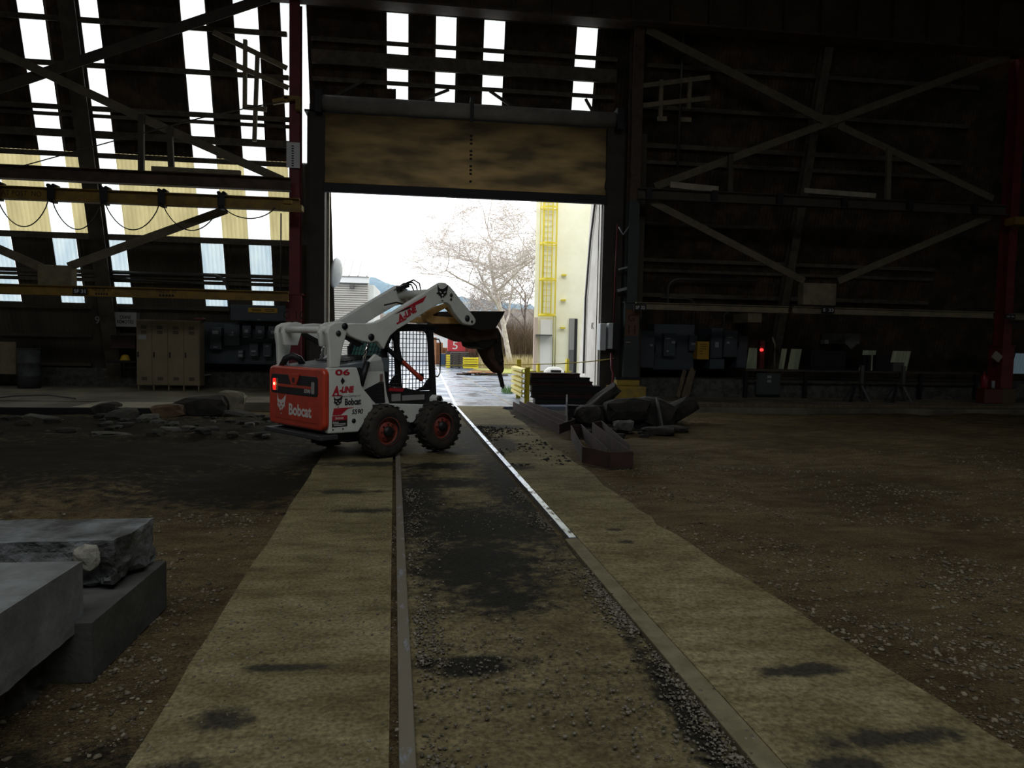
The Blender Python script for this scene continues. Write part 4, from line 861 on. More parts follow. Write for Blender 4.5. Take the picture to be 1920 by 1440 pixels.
    MB().prism(rr(.46, .505, .955, 1.13, .015), -1.034, -1.02, ax='x').obj('clear_lens', mat('lens_amber', (.30, .20, .12), .3), gate)
    MB().prism(rr(-.52, -.45, .955, 1.12, .02), -1.034, -1.02, ax='x').obj('reversing_light', mat('lens_grey', (.33, .33, .31), .3), gate)
    BR, BU = (0, -1, 0), (0, 0, 1)
    txt('S590', .055, DW, gate, 'model_lettering', (-1.028, -.34, .985), BR, BU, width=.17, bold=.02, slant=.25)
    txt('Bobcat', .17, DW, gate, 'brand_lettering', (-1.022, -.14, .70), BR, BU, width=.60, bold=.035)
    def cathead(c, s, m, m2, par, right, up, k=1):
        right, up = Vector(right), Vector(up); nrm = right.cross(up); c = Vector(c)
        def poly(P, m_, e, nm):
            g_ = MB(); g_.add([c+right*(a*s)+up*(b*s)+nrm*e for a, b in P], [tuple(range(len(P)))]); return g_.obj(nm, m_, par, recalc=False)
        poly([(-.46, .62), (-.36, .30), (-.20, .22), (.05, .24), (.16, .30), (.50, .56), (.42, .20), (.36, .02), (.40, -.14), (.30, -.10), (.26, -.22), (.16, -.20), (.10, -.36), (-.02, -.28), (-.16, -.42), (-.24, -.20), (-.38, -.22), (-.34, -.10), (-.48, -.14), (-.40, .06), (-.46, .20)], m, .003, 'cat_head_emblem')
        for P in ([(-.32, .10), (-.12, .02), (-.14, -.06), (-.28, .0)], [(.08, .03), (.28, .12), (.24, .02), (.10, -.05)], [(-.10, -.12), (.06, -.12), (.02, -.24), (-.08, -.24)]): poly(P, m2, .005, 'emblem_cutout')
        poly([(-.08, -.50), (.04, -.50), (.06, -.57), (-.10, -.57)], m, .003, 'emblem_chin')
    cathead((-1.021, .365, .76), .26, DW, OR, gate, BR, BU)
    # black exhaust pipe on the hood
    MB().tube([(-.93, .52, 1.30), (-.90, .46, 1.42), (-.84, .38, 1.46), (-.75, .34, 1.42), (-.70, .33, 1.34)], .05, 10).obj('exhaust_pipe', BK, T)
    # towers
    tow = [(-.912, 1.32), (-.75, 1.32), (-.70, 1.617), (-.64, 1.80), (-.60, 1.90), (-.64, 1.95), (-.72, 1.965), (-.84, 1.945), (-.93, 1.90), (-.955, 1.80), (-.925, 1.615)]
    for s in (-1, 1):
        tw = MB().prism(tow, s*.64, s*.72).obj('upright', WH, T, .02); MB().prism([(x_, z_) for x_, z_ in tow if z_ > 1.5], s*.46, s*.52).obj('inner_plate', WH, tw, .01)
        MB().cyl((-.78, s*.715, 1.80), (-.78, s*.728, 1.80), .04).obj('pivot_pin', GY, tw); MB().cyl((-.68, s*.715, 1.90), (-.68, s*.735, 1.90), .045).obj('pivot_pin', BK, tw)
        MB().prism([(-.30, 1.62), (-.22, 1.66), (-.62, 1.84), (-.66, 1.79)], s*.48, s*.53).obj('link_bar', BK, T)
    MB().cyl((-.87, -.66, 1.845), (-.87, .66, 1.845), .048, 16).obj('cross_tube', WH, T)
    # lift arms
    arm = [(-.622, 1.938), (-.445, 1.955), (-.243, 1.955), (-.10, 1.985), (.04, 2.04), (.435, 2.263), (1.10, 2.625), (1.17, 2.66), (1.251, 2.66), (1.355, 2.61), (1.44, 2.545), (1.50, 2.49), (1.595, 2.405), (1.779, 2.258), (1.90, 2.15), (1.945, 2.10), (1.945, 2.053), (1.91, 2.01), (1.85, 1.995), (1.72, 2.005), (1.639, 2.03), (1.54, 2.11), (1.445, 2.198), (1.37, 2.30), (1.30, 2.335), (1.245, 2.341), (1.11, 2.308), (.858, 2.179), (.542, 2.01), (.288, 1.882), (.16, 1.79), (.083, 1.664), (.045, 1.585), (-.0, 1.62), (-.05, 1.68), (-.10, 1.70), (-.175, 1.676), (-.333, 1.696), (-.443, 1.725), (-.559, 1.768), (-.63, 1.83)]
    arm = [(a+.05, b) for a, b in arm]
    arms = []
    for s in (-1, 1):
        a = MB().prism(arm, s*.50, s*.60).obj('lift_arm', WH, T, .015); arms.append(a)
        MB().cyl((-.145, s*.595, 1.76), (-.145, s*.615, 1.76), .05).obj('cylinder_pin', BK, a); MB().cyl((1.79, s*.595, 2.11), (1.79, s*.608, 2.11), .055).obj('hinge_pin', GY, a); MB().cyl((1.90, s*.595, 2.06), (1.90, s*.608, 2.06), .022).obj('bolt', BK, a)
        MB().cyl((1.42, s*.595, 2.47), (1.42, s*.612, 2.47), .028).obj('bolt', GY, a); MB().cyl((1.42, s*.595, 2.40), (1.42, s*.606, 2.40), .022).obj('bolt', BK, a)
        MB().cyl((1.12, s*.595, 2.48), (1.12, s*.606, 2.48), .012).obj('bolt', BK, a)
    MB().cyl((1.28, -.52, 2.50), (1.28, .52, 2.50), .07, 16).obj('arm_cross_tube', WH, T)
    a = arms[0]; yy = -.602; d_ = Vector((.565, 0, .30)).normalized()
    MB().prism([(.28, 2.115), (.90, 2.43), (.83, 2.325)], yy-.002, yy).obj('red_wedge_decal', DR, a); MB().prism([(.28, 2.115), (.55, 2.235), (.60, 2.225)], yy-.004, yy-.002).obj('black_wedge_decal', DB, a)
    upv = Vector((-d_.z, 0, d_.x))
    txt('A', .115, DR, a, 'arm_lettering', Vector((.385, yy-.001, 2.06)), d_, upv, width=.12, bold=.06, slant=.2)
    txt('-LINE', .10, DR, a, 'arm_lettering', Vector((.57, yy-.001, 2.155)), d_, upv, width=.29, bold=.06, slant=.2); MB().bar((.32, yy-.001, 1.97), (.50, yy-.001, 2.055), .003, .025).obj('underline', DR, a)
    cathead((1.235, yy-.002, 2.50), .24, DB, WH, a, RX, RU_)
    # lift cylinders
    for s in (-1, 1):
        MB().cyl((-.145, s*.56, 1.76), (-.27, s*.56, 1.34), .022, 12).obj('cylinder_rod', CH, T); MB().cyl((-.245, s*.56+s*.09, 1.40), (-.36, s*.65, 1.06), .045, 14).obj('cylinder_barrel', BK, T)
    # cab
    cab = thing('cab', None, None); del_ = cab; bpy.data.objects.remove(cab)
    y0, y1 = -.45, .45
    fr = MB()
    for s in (-1, 1):
        y = s*.44
        fr.bar((.24, y, .80), (.22, y, 1.62), .05, .10, (1, 0, 0)); fr.bar((.22, y, 1.60), (.40, y, 1.92), .05, .07, (1, 0, 0)); fr.bar((.36, y, 1.90), (1.22, y, 1.93), .06, .09)
        fr.bar((1.12, y, 1.90), (1.21, y, .80), .06, .10, (1, 0, 0)); fr.bar((.40, y, 1.86), (.53, y, 1.34), .05, .08, (1, 0, 0)); fr.bar((.22, y, .82), (1.22, y, .82), .06, .14)
        fr.prism([(1.0, 1.88), (1.18, 1.88), (1.18, 1.68)], y-.02, y+.02); fr.prism([(.52, 1.0), (1.18, .88), (1.18, .78), (.24, .78), (.24, 1.05), (.40, 1.0)], y-.02, y+.02)
        fr.prism([(1.10, 1.12), (1.0, 1.0), (.8, .93), (1.15, .93)], y-.02, y+.02)
    CABF = fr.obj('cab_frame', BK, T, .008)
    MB().prism([(.34, 1.90), (.36, 1.965), (.50, 1.985), (1.20, 1.985), (1.27, 1.96), (1.27, 1.90), (1.20, 1.88)], -.47, .47).obj('cab_roof', BK, T, .015)
    for s in (-1, 1):
        w_ = MB(); y = s*.44
        for k in range(13): z = .98+.07*k; w_.bar((.27 if z < 1.5 else .30+(z-1.5)*.3, y, z), (1.18, y, z), .010, .010)
        for k in range(14): x = .30+.068*k; w_.bar((x, y, .95), (x, y, 1.88), .010, .010)
        w_.obj('window_mesh', BK, T)
    w_ = MB()
    for k in range(11): w_.bar((.20, -.42+.084*k, 1.45), (.34, -.42+.084*k, 1.86), .006, .006)
    for k in range(6): w_.bar((.20+.025*k, -.44, 1.47+.075*k), (.20+.025*k, .44, 1.47+.075*k), .006, .006)
    w_.obj('rear_window_mesh', BK, T)
    MB().prism([(.215, 1.46), (.225, 1.46), (.355, 1.84), (.345, 1.84)], -.42, .42).obj('rear_window', GL, T)
    MB().prism([(.30, .60), (.60, .60), (.62, .95), (.42, 1.05), (.30, 1.35), (.22, 1.35)], -.24, .24).obj('seat', mat('seat_black', (.012, .012, .012), .8), T, .03)
    MB().prism([(.45, 1.40), (.50, 1.43), (.92, 1.13), (.87, 1.08)], -.56, -.50).obj('arm_support_strut', OR, T, .01); MB().prism([(.13, 1.62), (.18, 1.64), (.50, 1.43), (.45, 1.38)], -.56, -.50).obj('strut_holder', BK, T)
    MB().prism([(.28, .95), (.55, .93), (.58, .975), (.30, 1.0)], -.48, -.465).obj('red_caution_label', DR, T)
    MB().bb(.33, .50, -.49, -.476, .79, .90).obj('label_plate', mat('dim_plate', (.30, .30, .28), .6), T)
    MB().bb(.54, .98, -.49, -.476, .79, .87).obj('label_plate', MATS['dim_plate'], T); 
    MB().prism([(.16, .74), (1.18, .70), (1.18, .92), (.16, .95)], -.475, -.455).obj('lower_cab_panel', BK, T)
    MB().tube([(1.16, -.47, 1.76), (1.27, -.49, 1.75), (1.30, -.49, 1.70), (1.31, -.49, 1.45), (1.30, -.49, 1.20), (1.26, -.49, 1.15), (1.18, -.47, 1.16)], .011, 6).obj('grab_handle', BK, T)
    for z in (1.10,): MB().bb(.96, 1.04, -.40, -.30, z, z+.10).obj('control_lever', BK, T)
    # hoses over the far arm
    for k in range(3): MB().tube([(1.22-.05*k, .45+.03*k, 2.56), (1.34, .45+.03*k, 2.70), (1.50, .44+.03*k, 2.77-.04*k), (1.62-.05*k, .43+.03*k, 2.72-.04*k), (1.66-.05*k, .42+.03*k, 2.55), (1.60, .4, 2.38)], .014, 6).obj('hydraulic_hose', BK, T)
    MB().bar((1.15, .42, 2.60), (1.35, .42, 2.66), .10, .06).obj('hose_clamp', BK, T); MB().cyl((1.46, .5, 2.50), (1.46, .60, 2.50), .08, 14).obj('hose_port', BK, T)
    MB().tube([(.85, .4, 2.30), (1.1, .4, 2.36), (1.3, .4, 2.33), (1.5, .4, 2.22)], .014, 6).obj('hydraulic_hose', BK, T)
    # decals right side
    yp = -.722
    txt('06', .085, DR, T, 'fleet_number', (-.71, yp-.001, 1.262), RX, RU_, width=.24, bold=.03)
    MB().prism([(-.74, 1.14), (-.71, 1.19), (-.67, 1.14), (-.71, 1.09)], yp-.002, yp+.0).obj('diamond_hole', BK, T)
    txt('A', .13, DR, T, 'side_lettering', (-.82, yp-.001, 1.01), RX, RU_, width=.11, bold=.06, slant=.2); txt('-LINE', .09, DR, T, 'side_lettering', (-.64, yp-.001, 1.02), RX, RU_, width=.24, bold=.06, slant=.2)
    MB().bb(-.88, -.72, yp-.002, yp, .935, .948).obj('underline', DR, T)
    txt('Concrete Cutting LLC', .035, DB, T, 'side_lettering', (-.60, yp-.001, .925), RX, RU_, width=.40)
    txt('Bobcat', .095, DB, T, 'side_lettering', (-.535, yp-.001, .845), RX, RU_, width=.27, bold=.035); cathead((-.78, yp-.001, .86), .15, DB, WH, T, RX, RU_)
    MB().prism([(-.87, .67), (-.845, .765), (-.52, .765), (-.52, .758), (-.62, .75), (-.69, .70), (-.73, .67)], yp-.002, yp).obj('red_swoosh', DR, T); txt('S590', .07, DB, T, 'side_lettering', (-.46, yp-.001, .70), RX, RU_, width=.19, bold=.02, slant=.2)
    lb = MB().bb(-.875, -.63, yp-.003, yp, .505, .655).obj('dealer_label', DB, T); MB().bb(-.875, -.63, yp-.005, yp-.002, .595, .66).obj('red_band', DR, lb)
    txt('Bobcat', .035, DW, lb, 'label_lettering', (-.76, yp-.006, .628), RX, RU_, width=.13, bold=.02); txt('Bobcat', .032, DW, lb, 'label_lettering', (-.82, yp-.006, .57), RX, RU_, width=.09, bold=.02)
    for z in (.545, .525): MB().bb(-.85, -.66, yp-.005, yp-.003, z-.004, z+.004).obj('small_print', DW, lb)
    MB().cyl((-.52, yp+.0, .57), (-.52, yp-.004, .57), .035, 10).obj('side_hole', BK, T)
    for x in (-.86, -.70): MB().cyl((x, yp, .47), (x, yp-.004, .47), .012, 8).obj('bolt_hole', BK, T)
    MB().bb(.0, .05, -.632, -.628, 1.10, 1.22).obj('warning_decal', mat('decal_grey', (.2, .12, .1), .6), T)
    # breaker attachment
    A = MB(); A.prism([(1.03, 2.19), (1.12, 2.03), (1.22, 2.00), (2.02, 2.03), (2.04, 2.13), (1.25, 2.13), (1.20, 2.22)], -.38, -.26); 
    A.prism([(1.50, 2.33), (1.62, 2.36), (2.05, 2.08), (2.02, 1.98), (1.92, 2.02)], -.38, -.26); A.prism([(1.03, 2.19), (1.20, 2.25), (1.56, 2.36), (1.60, 2.30), (1.22, 2.13)], -.36, -.28); A.obj('yellow_mount_frame', YO, T, .015)
    MB().prism([(1.03, 2.19), (1.12, 2.03), (2.02, 2.03), (2.05, 2.13), (1.25, 2.13), (1.20, 2.22)], .26, .38).obj('yellow_mount_frame', YO, T, .015)
    MB().cyl((1.30, 0, 2.40), (1.62, 0, 2.16), .06).cyl((1.6, 0, 2.18), (1.85, 0, 2.02), .035).obj('tilt_cylinder', RU, T)
    MB().prism([(1.9, 2.24), (2.93, 2.285), (2.88, 2.20), (2.68, 1.96), (2.35, 1.92), (1.9, 1.98)], -.40, .40).obj('attachment_plate', DK, T, .01)
    MB().prism([(1.62, 2.02), (1.90, 1.99), (2.9, 1.96), (2.95, 1.80), (2.30, 1.72), (2.0, 1.80), (1.80, 1.86)], -.25, .25).obj('bracket_arm', RU, T, .02)
    MB().prism([(2.28, 1.76), (2.42, 1.74), (2.46, 1.64), (2.60, 1.60), (2.72, 1.62), (2.85, 1.7), (2.9, 1.82), (2.3, 1.8)], -.22, .22).obj('hydraulic_block', DK, T, .02)
    MB().prism([(2.72, 1.90), (2.95, 1.98), (3.06, 2.0), (3.13, 1.90), (3.17, 1.60), (3.22, 1.40), (3.25, 1.22), (3.20, 1.14), (3.12, 1.17), (3.02, 1.24), (2.90, 1.34), (2.80, 1.48), (2.70, 1.62), (2.68, 1.75)], -.12, .12).obj('breaker_body', RU, T, .03)
    for s in (-1, 1): MB().prism([(2.90, 1.92), (3.10, 1.90), (3.15, 1.60), (3.21, 1.36), (3.10, 1.30), (2.98, 1.45), (2.92, 1.66)], s*.12, s*.14).obj('side_plate', DK, T, .01)
    for x_, z_ in ((3.0, 1.75), (3.06, 1.5), (3.12, 1.38)): MB().cyl((x_, -.14, z_), (x_, -.155, z_), .025, 8).obj('bolt', RU, T)
    MB().tube([(3.20, 0, 1.20), (3.25, 0, 1.10), (3.325, 0, .90)], .042, 12).tube([(3.325, 0, .90), (3.345, 0, .85)], .042, 12, r1=.008).obj('chisel', mat('chisel_steel', (.10, .11, .12), .45, .6), T)
    return T
LOADER = build_loader()
# ================================================================ outside
M_APRON = mat('wet_pavement', (.115, .145, .20), .10, 0, (.20, .24, .31), .8, detail=8, bump=.10, bscale=3, spec=.7, stretch=(.4, 1.0, 1))
_N = M_APRON.node_tree.nodes; _L = M_APRON.node_tree.links; _b = _N['Principled BSDF']; _n = _N.new('ShaderNodeTexNoise'); _n.inputs['Scale'].default_value = .9; _n.inputs['Detail'].default_value = 7
_m = _N.new('ShaderNodeMapRange'); _m.inputs['From Min'].default_value = .42; _m.inputs['From Max'].default_value = .6; _m.inputs['To Min'].default_value = .14; _m.inputs['To Max'].default_value = .6
_t = [n for n in _N if n.type == 'TEX_COORD'][0]; _L.new(_t.outputs['Object'], _n.inputs['Vector']); _L.new(_n.outputs['Fac'], _m.inputs['Value']); _L.new(_m.outputs['Result'], _b.inputs['Roughness'])
def apr_edge(x): return 18.42+.11*x
g = MB(); V = [(-3.0, apr_edge(-3), 0), (5.6, apr_edge(5.6), 0), (5.6, 23.3, 0), (30, 23.3, 0), (30, 90, 0), (-30, 90, 0), (-30, 23.3, 0), (-3.0, 23.3, 0)]
n_ = len(V); V += [(x, y, -.2) for x, y, z in V]
g.add(V, [tuple(range(n_))]+[(i, (i+1) % n_, (i+1) % n_+n_, i+n_) for i in range(n_)])
tag(g.obj('pavement', M_APRON), 'wet blue-grey pavement outside the doorway', kind='structure')
tag(MB().bb(-200, 300, 60, 600, -.6, -.05).bb(-60, 60, 85, 120, -.3, -.02).obj('far_ground', mat('far_ground', (.16, .16, .10), .9)), 'open ground beyond the yard', kind='structure')
M_GROOVE = mat('worn_groove_steel', (.45, .46, .48), .3, .6)
for k, (a, b) in enumerate((((.78, 18.6), (.62, 60)), ((-.83, 18.4), (-.95, 60)))):
    tag(MB().bar((a[0], a[1], .004), (b[0], b[1], .004), .09, .012).obj('rail', M_GROOVE), ('right' if k == 0 else 'left')+' crane rail flush in the wet pavement outside', 'rail')
for k, (a, b, c, d) in enumerate(((2.35, 19.3, 1.9, 34), (4.3, 19.6, 2.6, 40))): tag(MB().bar((a, b, .003), (c, d, .003), .035, .01).obj('pavement_joint', M_CREAMST), 'pale joint line across the wet pavement', kind='structure')
# hills
M_HILL = mat('hillside_painted_haze', (.07, .125, .175), .9, 0, (.12, .18, .215), .06, detail=10)  # distance haze is mixed into the base colour as blue
def hill(name, pts, y, dep, m, label, seed):
    nx, ny = 160, 14; V = []
    xs = np.linspace(pts[0][0], pts[-1][0], nx)
    for j in range(ny):
        v = j/(ny-1)
        for x in xs:
            h = float(np.interp(x, [p[0] for p in pts], [p[1] for p in pts])); z = h*sin(v*pi/2)**.8 + (1.6*noise.noise(Vector((x*.25+seed, j*.9, 0)))+.9*noise.noise(Vector((x*.9+seed, j, 3))))*min(1, v*3)
            V.append((x, y+dep*v, max(-.5, z) if j else -1))
    F = [(j*nx+i, j*nx+i+1, (j+1)*nx+i+1, (j+1)*nx+i) for j in range(ny-1) for i in range(nx-1)]
    return tag(MB().add(V, F, 0, True).obj(name, m, recalc=False), label, kind='structure')
hill('hill', [(-120, 24), (-60, 28), (-23, 28), (-5, 23), (12, 21), (45, 18), (90, 20), (160, 15)], 240, 60, M_HILL, 'wooded hill on the horizon, blue from painted haze', 0)
hill('hill', [(-60, 5), (-10, 7), (4, 6.5), (16, 8.5), (40, 8), (70, 9)], 120, 20, mat('brown_thicket', (.07, .055, .05), .9, 0, (.12, .10, .08), .2, detail=10), 'low brown wooded rise behind the yard', 5)
# yellow building with caged ladder
M_YB = mat('cream_yellow_wall', (.86, .85, .66), .8, 0, (.80, .78, .58), .8)
bt_ = thing('yellow_building', 'cream-yellow building right of the yard with an outside caged ladder', 'building', (5.51, 36, 0))
MB().prism([(0, 0), (14, 0), (14, 6), (1.3, 6)], 0, 16, ax='z').obj('wall', M_YB, bt_)
MB().bb(.35, 1.02, -.06, 0, 0, 3.0).obj('door', mat('white_door', (.8, .8, .78), .6), bt_)
MB().bb(-.02, .18, -.25, -.05, 0, 3.1).obj('corner_pipe', mat('pinkish_post', (.50, .40, .33), .7), bt_)
MB().bb(.05, .9, -.5, 0, 2.15, 2.22).obj('door_canopy', M_CONDUIT, bt_)
MB().bb(1.88, 2.32, -.05, .0, 0, 3.1).obj('dark_doorway', M_BLACK, bt_); MB().bb(1.88, 2.15, -.09, -.05, .0, 3.1).obj('grey_shutter', mat('grey_shutter', (.10, .10, .10), .7), bt_); MB().bb(1.88, 2.15, -.095, -.09, 1.45, 3.1).obj('light_shutter', mat('light_shutter', (.22, .22, .21), .7), bt_)
MB().cyl((1.02, -.12, 0), (1.02, -.12, 3.2), .03).cyl((1.14, -.12, 0), (1.14, -.12, 3.2), .03).obj('drain_pipes', mat('olive_pipe', (.30, .28, .10), .6), bt_)
M_LY = mat('safety_yellow', (.62, .50, .02), .5)
LD = thing('caged_ladder', 'safety-yellow caged ladder fixed to the cream building', 'ladder', (5.51+.62, 35.93, 3.2))
MB().cyl((-.2, 0, 0), (-.2, 0, 9), .03).cyl((.25, 0, 0), (.25, 0, 9), .03).obj('stringers', M_LY, LD)
for k in range(30): MB().cyl((-.2, 0, .15+.3*k), (.25, 0, .15+.3*k), .013, 6).obj('rung', M_LY, LD)
for k in range(5):
    z = .05+1.83*k; g = MB(); P = [(.02+.44*cos(a), -.12-.52*sin(a), z) for a in np.linspace(-.15, pi+.15, 13)]
    for i in range(12): g.bar(P[i], P[i+1], .02, .10)
    g.bar((-.42, -.05, z-.05), (.50, -.05, z-.05), .04, .05); g.obj('cage_hoop', M_LY, LD)
for a in np.linspace(.1, pi-.1, 6): x, y = .02+.44*cos(a), -.12-.52*sin(a); MB().bb(x-.02, x+.02, y-.008, y+.008, 0, 9).obj('cage_strap', M_LY, LD)
for z in (.55, 2.0, 3.3): tag(MB().bb(6.9, 7.15, 35.8, 35.97, z+2.0, z+2.08).obj('wall_bracket', M_LY), 'small yellow bracket on the cream building, %s' % {.55: 'lowest', 2.0: 'middle', 3.3: 'highest'}[z], 'bracket')
# further battered wing right of it
g = MB(); g.prism([(28, 0), (34.5, 0), (31.5, 10), (28, 10)], 7.75, 8.3, ax='x'); tag(g.obj('sloped_wing', mat('olive_yellow_wall', (.40, .34, .13), .8)), 'olive-yellow sloping wing beside the cream building', 'building')
# house on the left
HM = mat('weathered_clapboard', (.44, .42, .38), .85, 0, (.58, .57, .54), 1.5, stretch=(.3, 1, 6))
ht = thing('clapboard_house', 'weathered white clapboard building with ribbed metal roof at the left of the yard', 'building', (-3.79, 45, 0))
MB().bb(-6, 0, 0, 6, 0, 5.35).obj('wall', HM, ht); g = MB()
for k in range(38): g.bar((-6, -.02, .1+.14*k), (0, -.02, .1+.14*k), .05, .02)
g.obj('clapboard_shadow_gaps', mat('clap_gap', (.12, .10, .09), .9), ht)
MB().bb(-6, .35, .35, 6.3, 0, 5.3).obj('side_trim_wall', mat('white_trim', (.66, .68, .68), .7), ht); MB().bb(-6.2, .08, -.25, .1, 5.35, 5.75).obj('fascia', MATS['white_trim'], ht)
g = MB(); g.add([(-6.2, -.3, 5.75), (.1, -.3, 5.75), (-.35, 3.2, 7.2), (-6.2, 3.2, 7.2)], [(0, 1, 2, 3)]); g.add([(-6.2, -.3, 5.70), (.1, -.3, 5.70), (-.35, 3.2, 7.15), (-6.2, 3.2, 7.15)], [(3, 2, 1, 0)])
rf = g.obj('roof', mat('ribbed_roof_metal', (.46, .46, .45), .5, .3), ht, recalc=False); g = MB()
for k in range(9): x = -.05-.55*k; g.bar((x, -.31, 5.79), (x-.1, 3.2, 7.24), .05, .05)
g.obj('roof_ribs', MATS['ribbed_roof_metal'], rf); MB().bb(-1.1, -.85, -.35, -.05, 5.0, 5.25).obj('flood_lamp', M_CONDUIT, ht)
# white dish outside the left jamb
dt = thing('satellite_dish', 'white round dish seen edge-on just outside the left jamb', 'dish', (-2.80, 22.0, 3.78))
g = MB(); g.lathe([(.001, .12), (.25, .09), (.42, .02), (.47, -.04), (.42, -.0), (.25, .06), (.001, .09)], 24, 'x'); g.v = [(Matrix.Rotation(R(-12), 3, 'Z') @ Matrix.Rotation(R(8), 3, 'Y') @ Vector(p))[:] for p in g.v]; g.obj('reflector', mat('dish_white', (.50, .53, .54), .5), dt)
MB().bar((-.35, 0, -.25), (.05, 0, 0), .05, .05).obj('arm', M_CONDUIT, dt)
# guard barriers
def barrier(x, y, h, label, rz=0.0, n=3, L=1.9):
    t = thing('guard_barrier', label, 'barrier', (x, y, 0), rz)
    for yy, hh in ((0, h), (L, h+.18)): MB().bb(-.07, .07, yy-.05, yy+.05, 0, hh).obj('post', M_LY, t)
    for k in range(n):
        z = .30+.29*k; g = MB(); P = [(-.09, z-.13), (-.16, z-.10), (-.16, z-.03), (-.10, z), (-.16, z+.03), (-.16, z+.10), (-.09, z+.13), (-.075, z+.13), (-.14, z+.095), (-.14, z+.035), (-.075, z), (-.14, z-.035), (-.14, z-.095), (-.075, z-.13)]
        g.prism([(a*1.6+.05, b) for a, b in P], -.3, L+.25); g.obj('corrugated_rail', mat('barrier_pale_yellow', (.70, .60, .16), .5), t)
    return t
barrier(2.86, 19.75, 1.04, 'yellow guard barrier with three corrugated rails at the right edge of the doorway')
barrier(4.1, 25.5, 1.0, 'second yellow guard barrier farther out behind the dark steel stack', rz=R(-75), n=2, L=1.2)
t = thing('concrete_dome', 'small white rounded cover with dark opening behind the dark stack', 'cover', (4.35, 23.6, 0)); g = MB().lathe([(.001, .95), (.2, .93), (.34, .82), (.40, .62), (.42, 0)], 20, 'z'); g.obj('shell', mat('white_render', (.6, .6, .58), .7), t); MB().bb(-.17, .17, -.42, -.30, .5, .84).obj('opening', M_BLACK, t)
# stacks in the yard
M_PAL = mat('dark_pallet_wood', (.05, .045, .045), .8, 0, (.09, .08, .075), 3)
def pallet(name, w_, d_, m, mats2, label):
    t = thing(name, label, 'pallet'); MB().bb(-w_/2, w_/2, -d_/2, d_/2, .09, .13).obj('deck', m, t)
    for x in (-w_/2+.06, 0, w_/2-.06): MB().bb(x-.05, x+.05, -d_/2, d_/2, 0, .09).obj('runner', mats2, t)
    return t
P0 = pallet('steel_pallet', 1.2, 1.0, M_PAL, M_BLACK, 'dark flat pallet, bottom of the tall pallet stack in the yard'); P0.location = (2.15, 47, 0); P0['group'] = 'tall stack of dark pallets'
for k in range(1, 8):
    c = copy_tree(P0); c.location = (2.15+.03*sin(k*3), 47, .135*k); c['label'] = 'dark flat pallet in the tall yard stack, %s from the bottom' % ['', 'second', 'third', 'fourth', 'fifth', 'sixth', 'seventh', 'topmost, eighth'][k]
for k in range(6): tag(MB().bb(1.25, 1.5, 46.4, 46.6, .15*k+.03, .15*k+.15).obj('yellow_frame_end', M_LY, bevel=.01), 'yellow frame end at the left of the pallet stack, %s' % (['bottom one', 'second up', 'third up', 'fourth up', 'fifth up', 'top one'][k]), 'frame', 'yellow frame ends beside the pallets')
YC = thing('yellow_crate', 'yellow slatted crate standing in front of the pallet stack', 'crate', (2.72, 44, 0.12))
for k in range(5): MB().bb(-.48, .48, -.35, .35, .14*k, .14*k+.10).obj('slat', M_LY, YC)
for x in (-.44, .44): MB().bb(x-.04, x+.04, -.3, .3, 0, .68).obj('post', M_LY, YC)
RC = thing('red_container', 'red box container painted with a white 5 on the yard stacks', 'container', (2.05, 49.5, 1.1)); MB().bb(-.62, .62, 0, 1.0, 0, .85).obj('body', mat('container_red', (.45, .03, .045), .5), RC, .02)
MB().bb(.64, 1.35, .3, 1.2, -.1, .75).obj('side_body', mat('container_red2', (.40, .06, .06), .5), RC, .02); txt('5', .55, M_SIGNWHT, RC, 'numeral', (-.1, -.005, .42), E1, EZ, width=.36)
tag(MB().bb(1.35, 2.8, 49.5, 50.5, 0, 1.1).obj('timber_pile', mat('dark_pile', (.06, .05, .045), .9)), 'dark pile beneath the red container', 'pile')
for k in range(3): tag(MB().bb(.15+.5*k, .7+.5*k, 54+k, 56+k, 0, 2.1-.4*k).obj('rusty_bin', mat('rusty_bin_orange', (.42, .20, .09), .7, 0, (.30, .14, .07), 2), bevel=.03), 'rusty orange bin far down the yard, %s' % ['leftmost', 'middle', 'rightmost'][k], 'bin', 'rusty bins')
tag(MB().bb(.9, 1.3, 50.5, 51.2, 0, .9).obj('blue_box', mat('slate_blue', (.05, .09, .16), .6), bevel=.02), 'slate blue box beside the pallet stacks', 'box')
r3 = random.Random(9)
for k in range(7):
    x, y, a = 1.95+.3*k, 37.2-.05*k, r3.uniform(-.3, .3); w_ = r3.uniform(.5, .9)
    tag(MB().box((x, y, .05+.05*(k % 3)), (w_*1.2, r3.uniform(.5, 1.0), .05), Matrix.Rotation(a, 3, 'Z')).obj('steel_plate', [M_BROWN, M_BLACKST, MATS['rusty_bin_orange']][k % 3]), 'flat scrap plate lying on the yard, %s from the left' % ['first', 'second', 'third', 'fourth', 'fifth', 'sixth', 'seventh'][k], 'plate', 'scrap plates on the yard')
tag(MB().bb(2.4, 3.5, 38.2, 38.4, .1, .22).obj('timber_beam', mat('tan_timber', (.42, .28, .13), .8)), 'tan timber lying behind the scrap plates', 'timber')
tag(MB().prism([(-14, 0), (8, 0), (5, 1.6), (-2, 2.8), (-6, 2.2), (-12, 1.0)], 62, 66).obj('white_tarp_mound', mat('white_tarp', (.62, .63, .63), .7, 0, (.45, .46, .47), .8, bump=1.0, bscale=1.2)), 'long white covered mound far down the yard', 'mound')
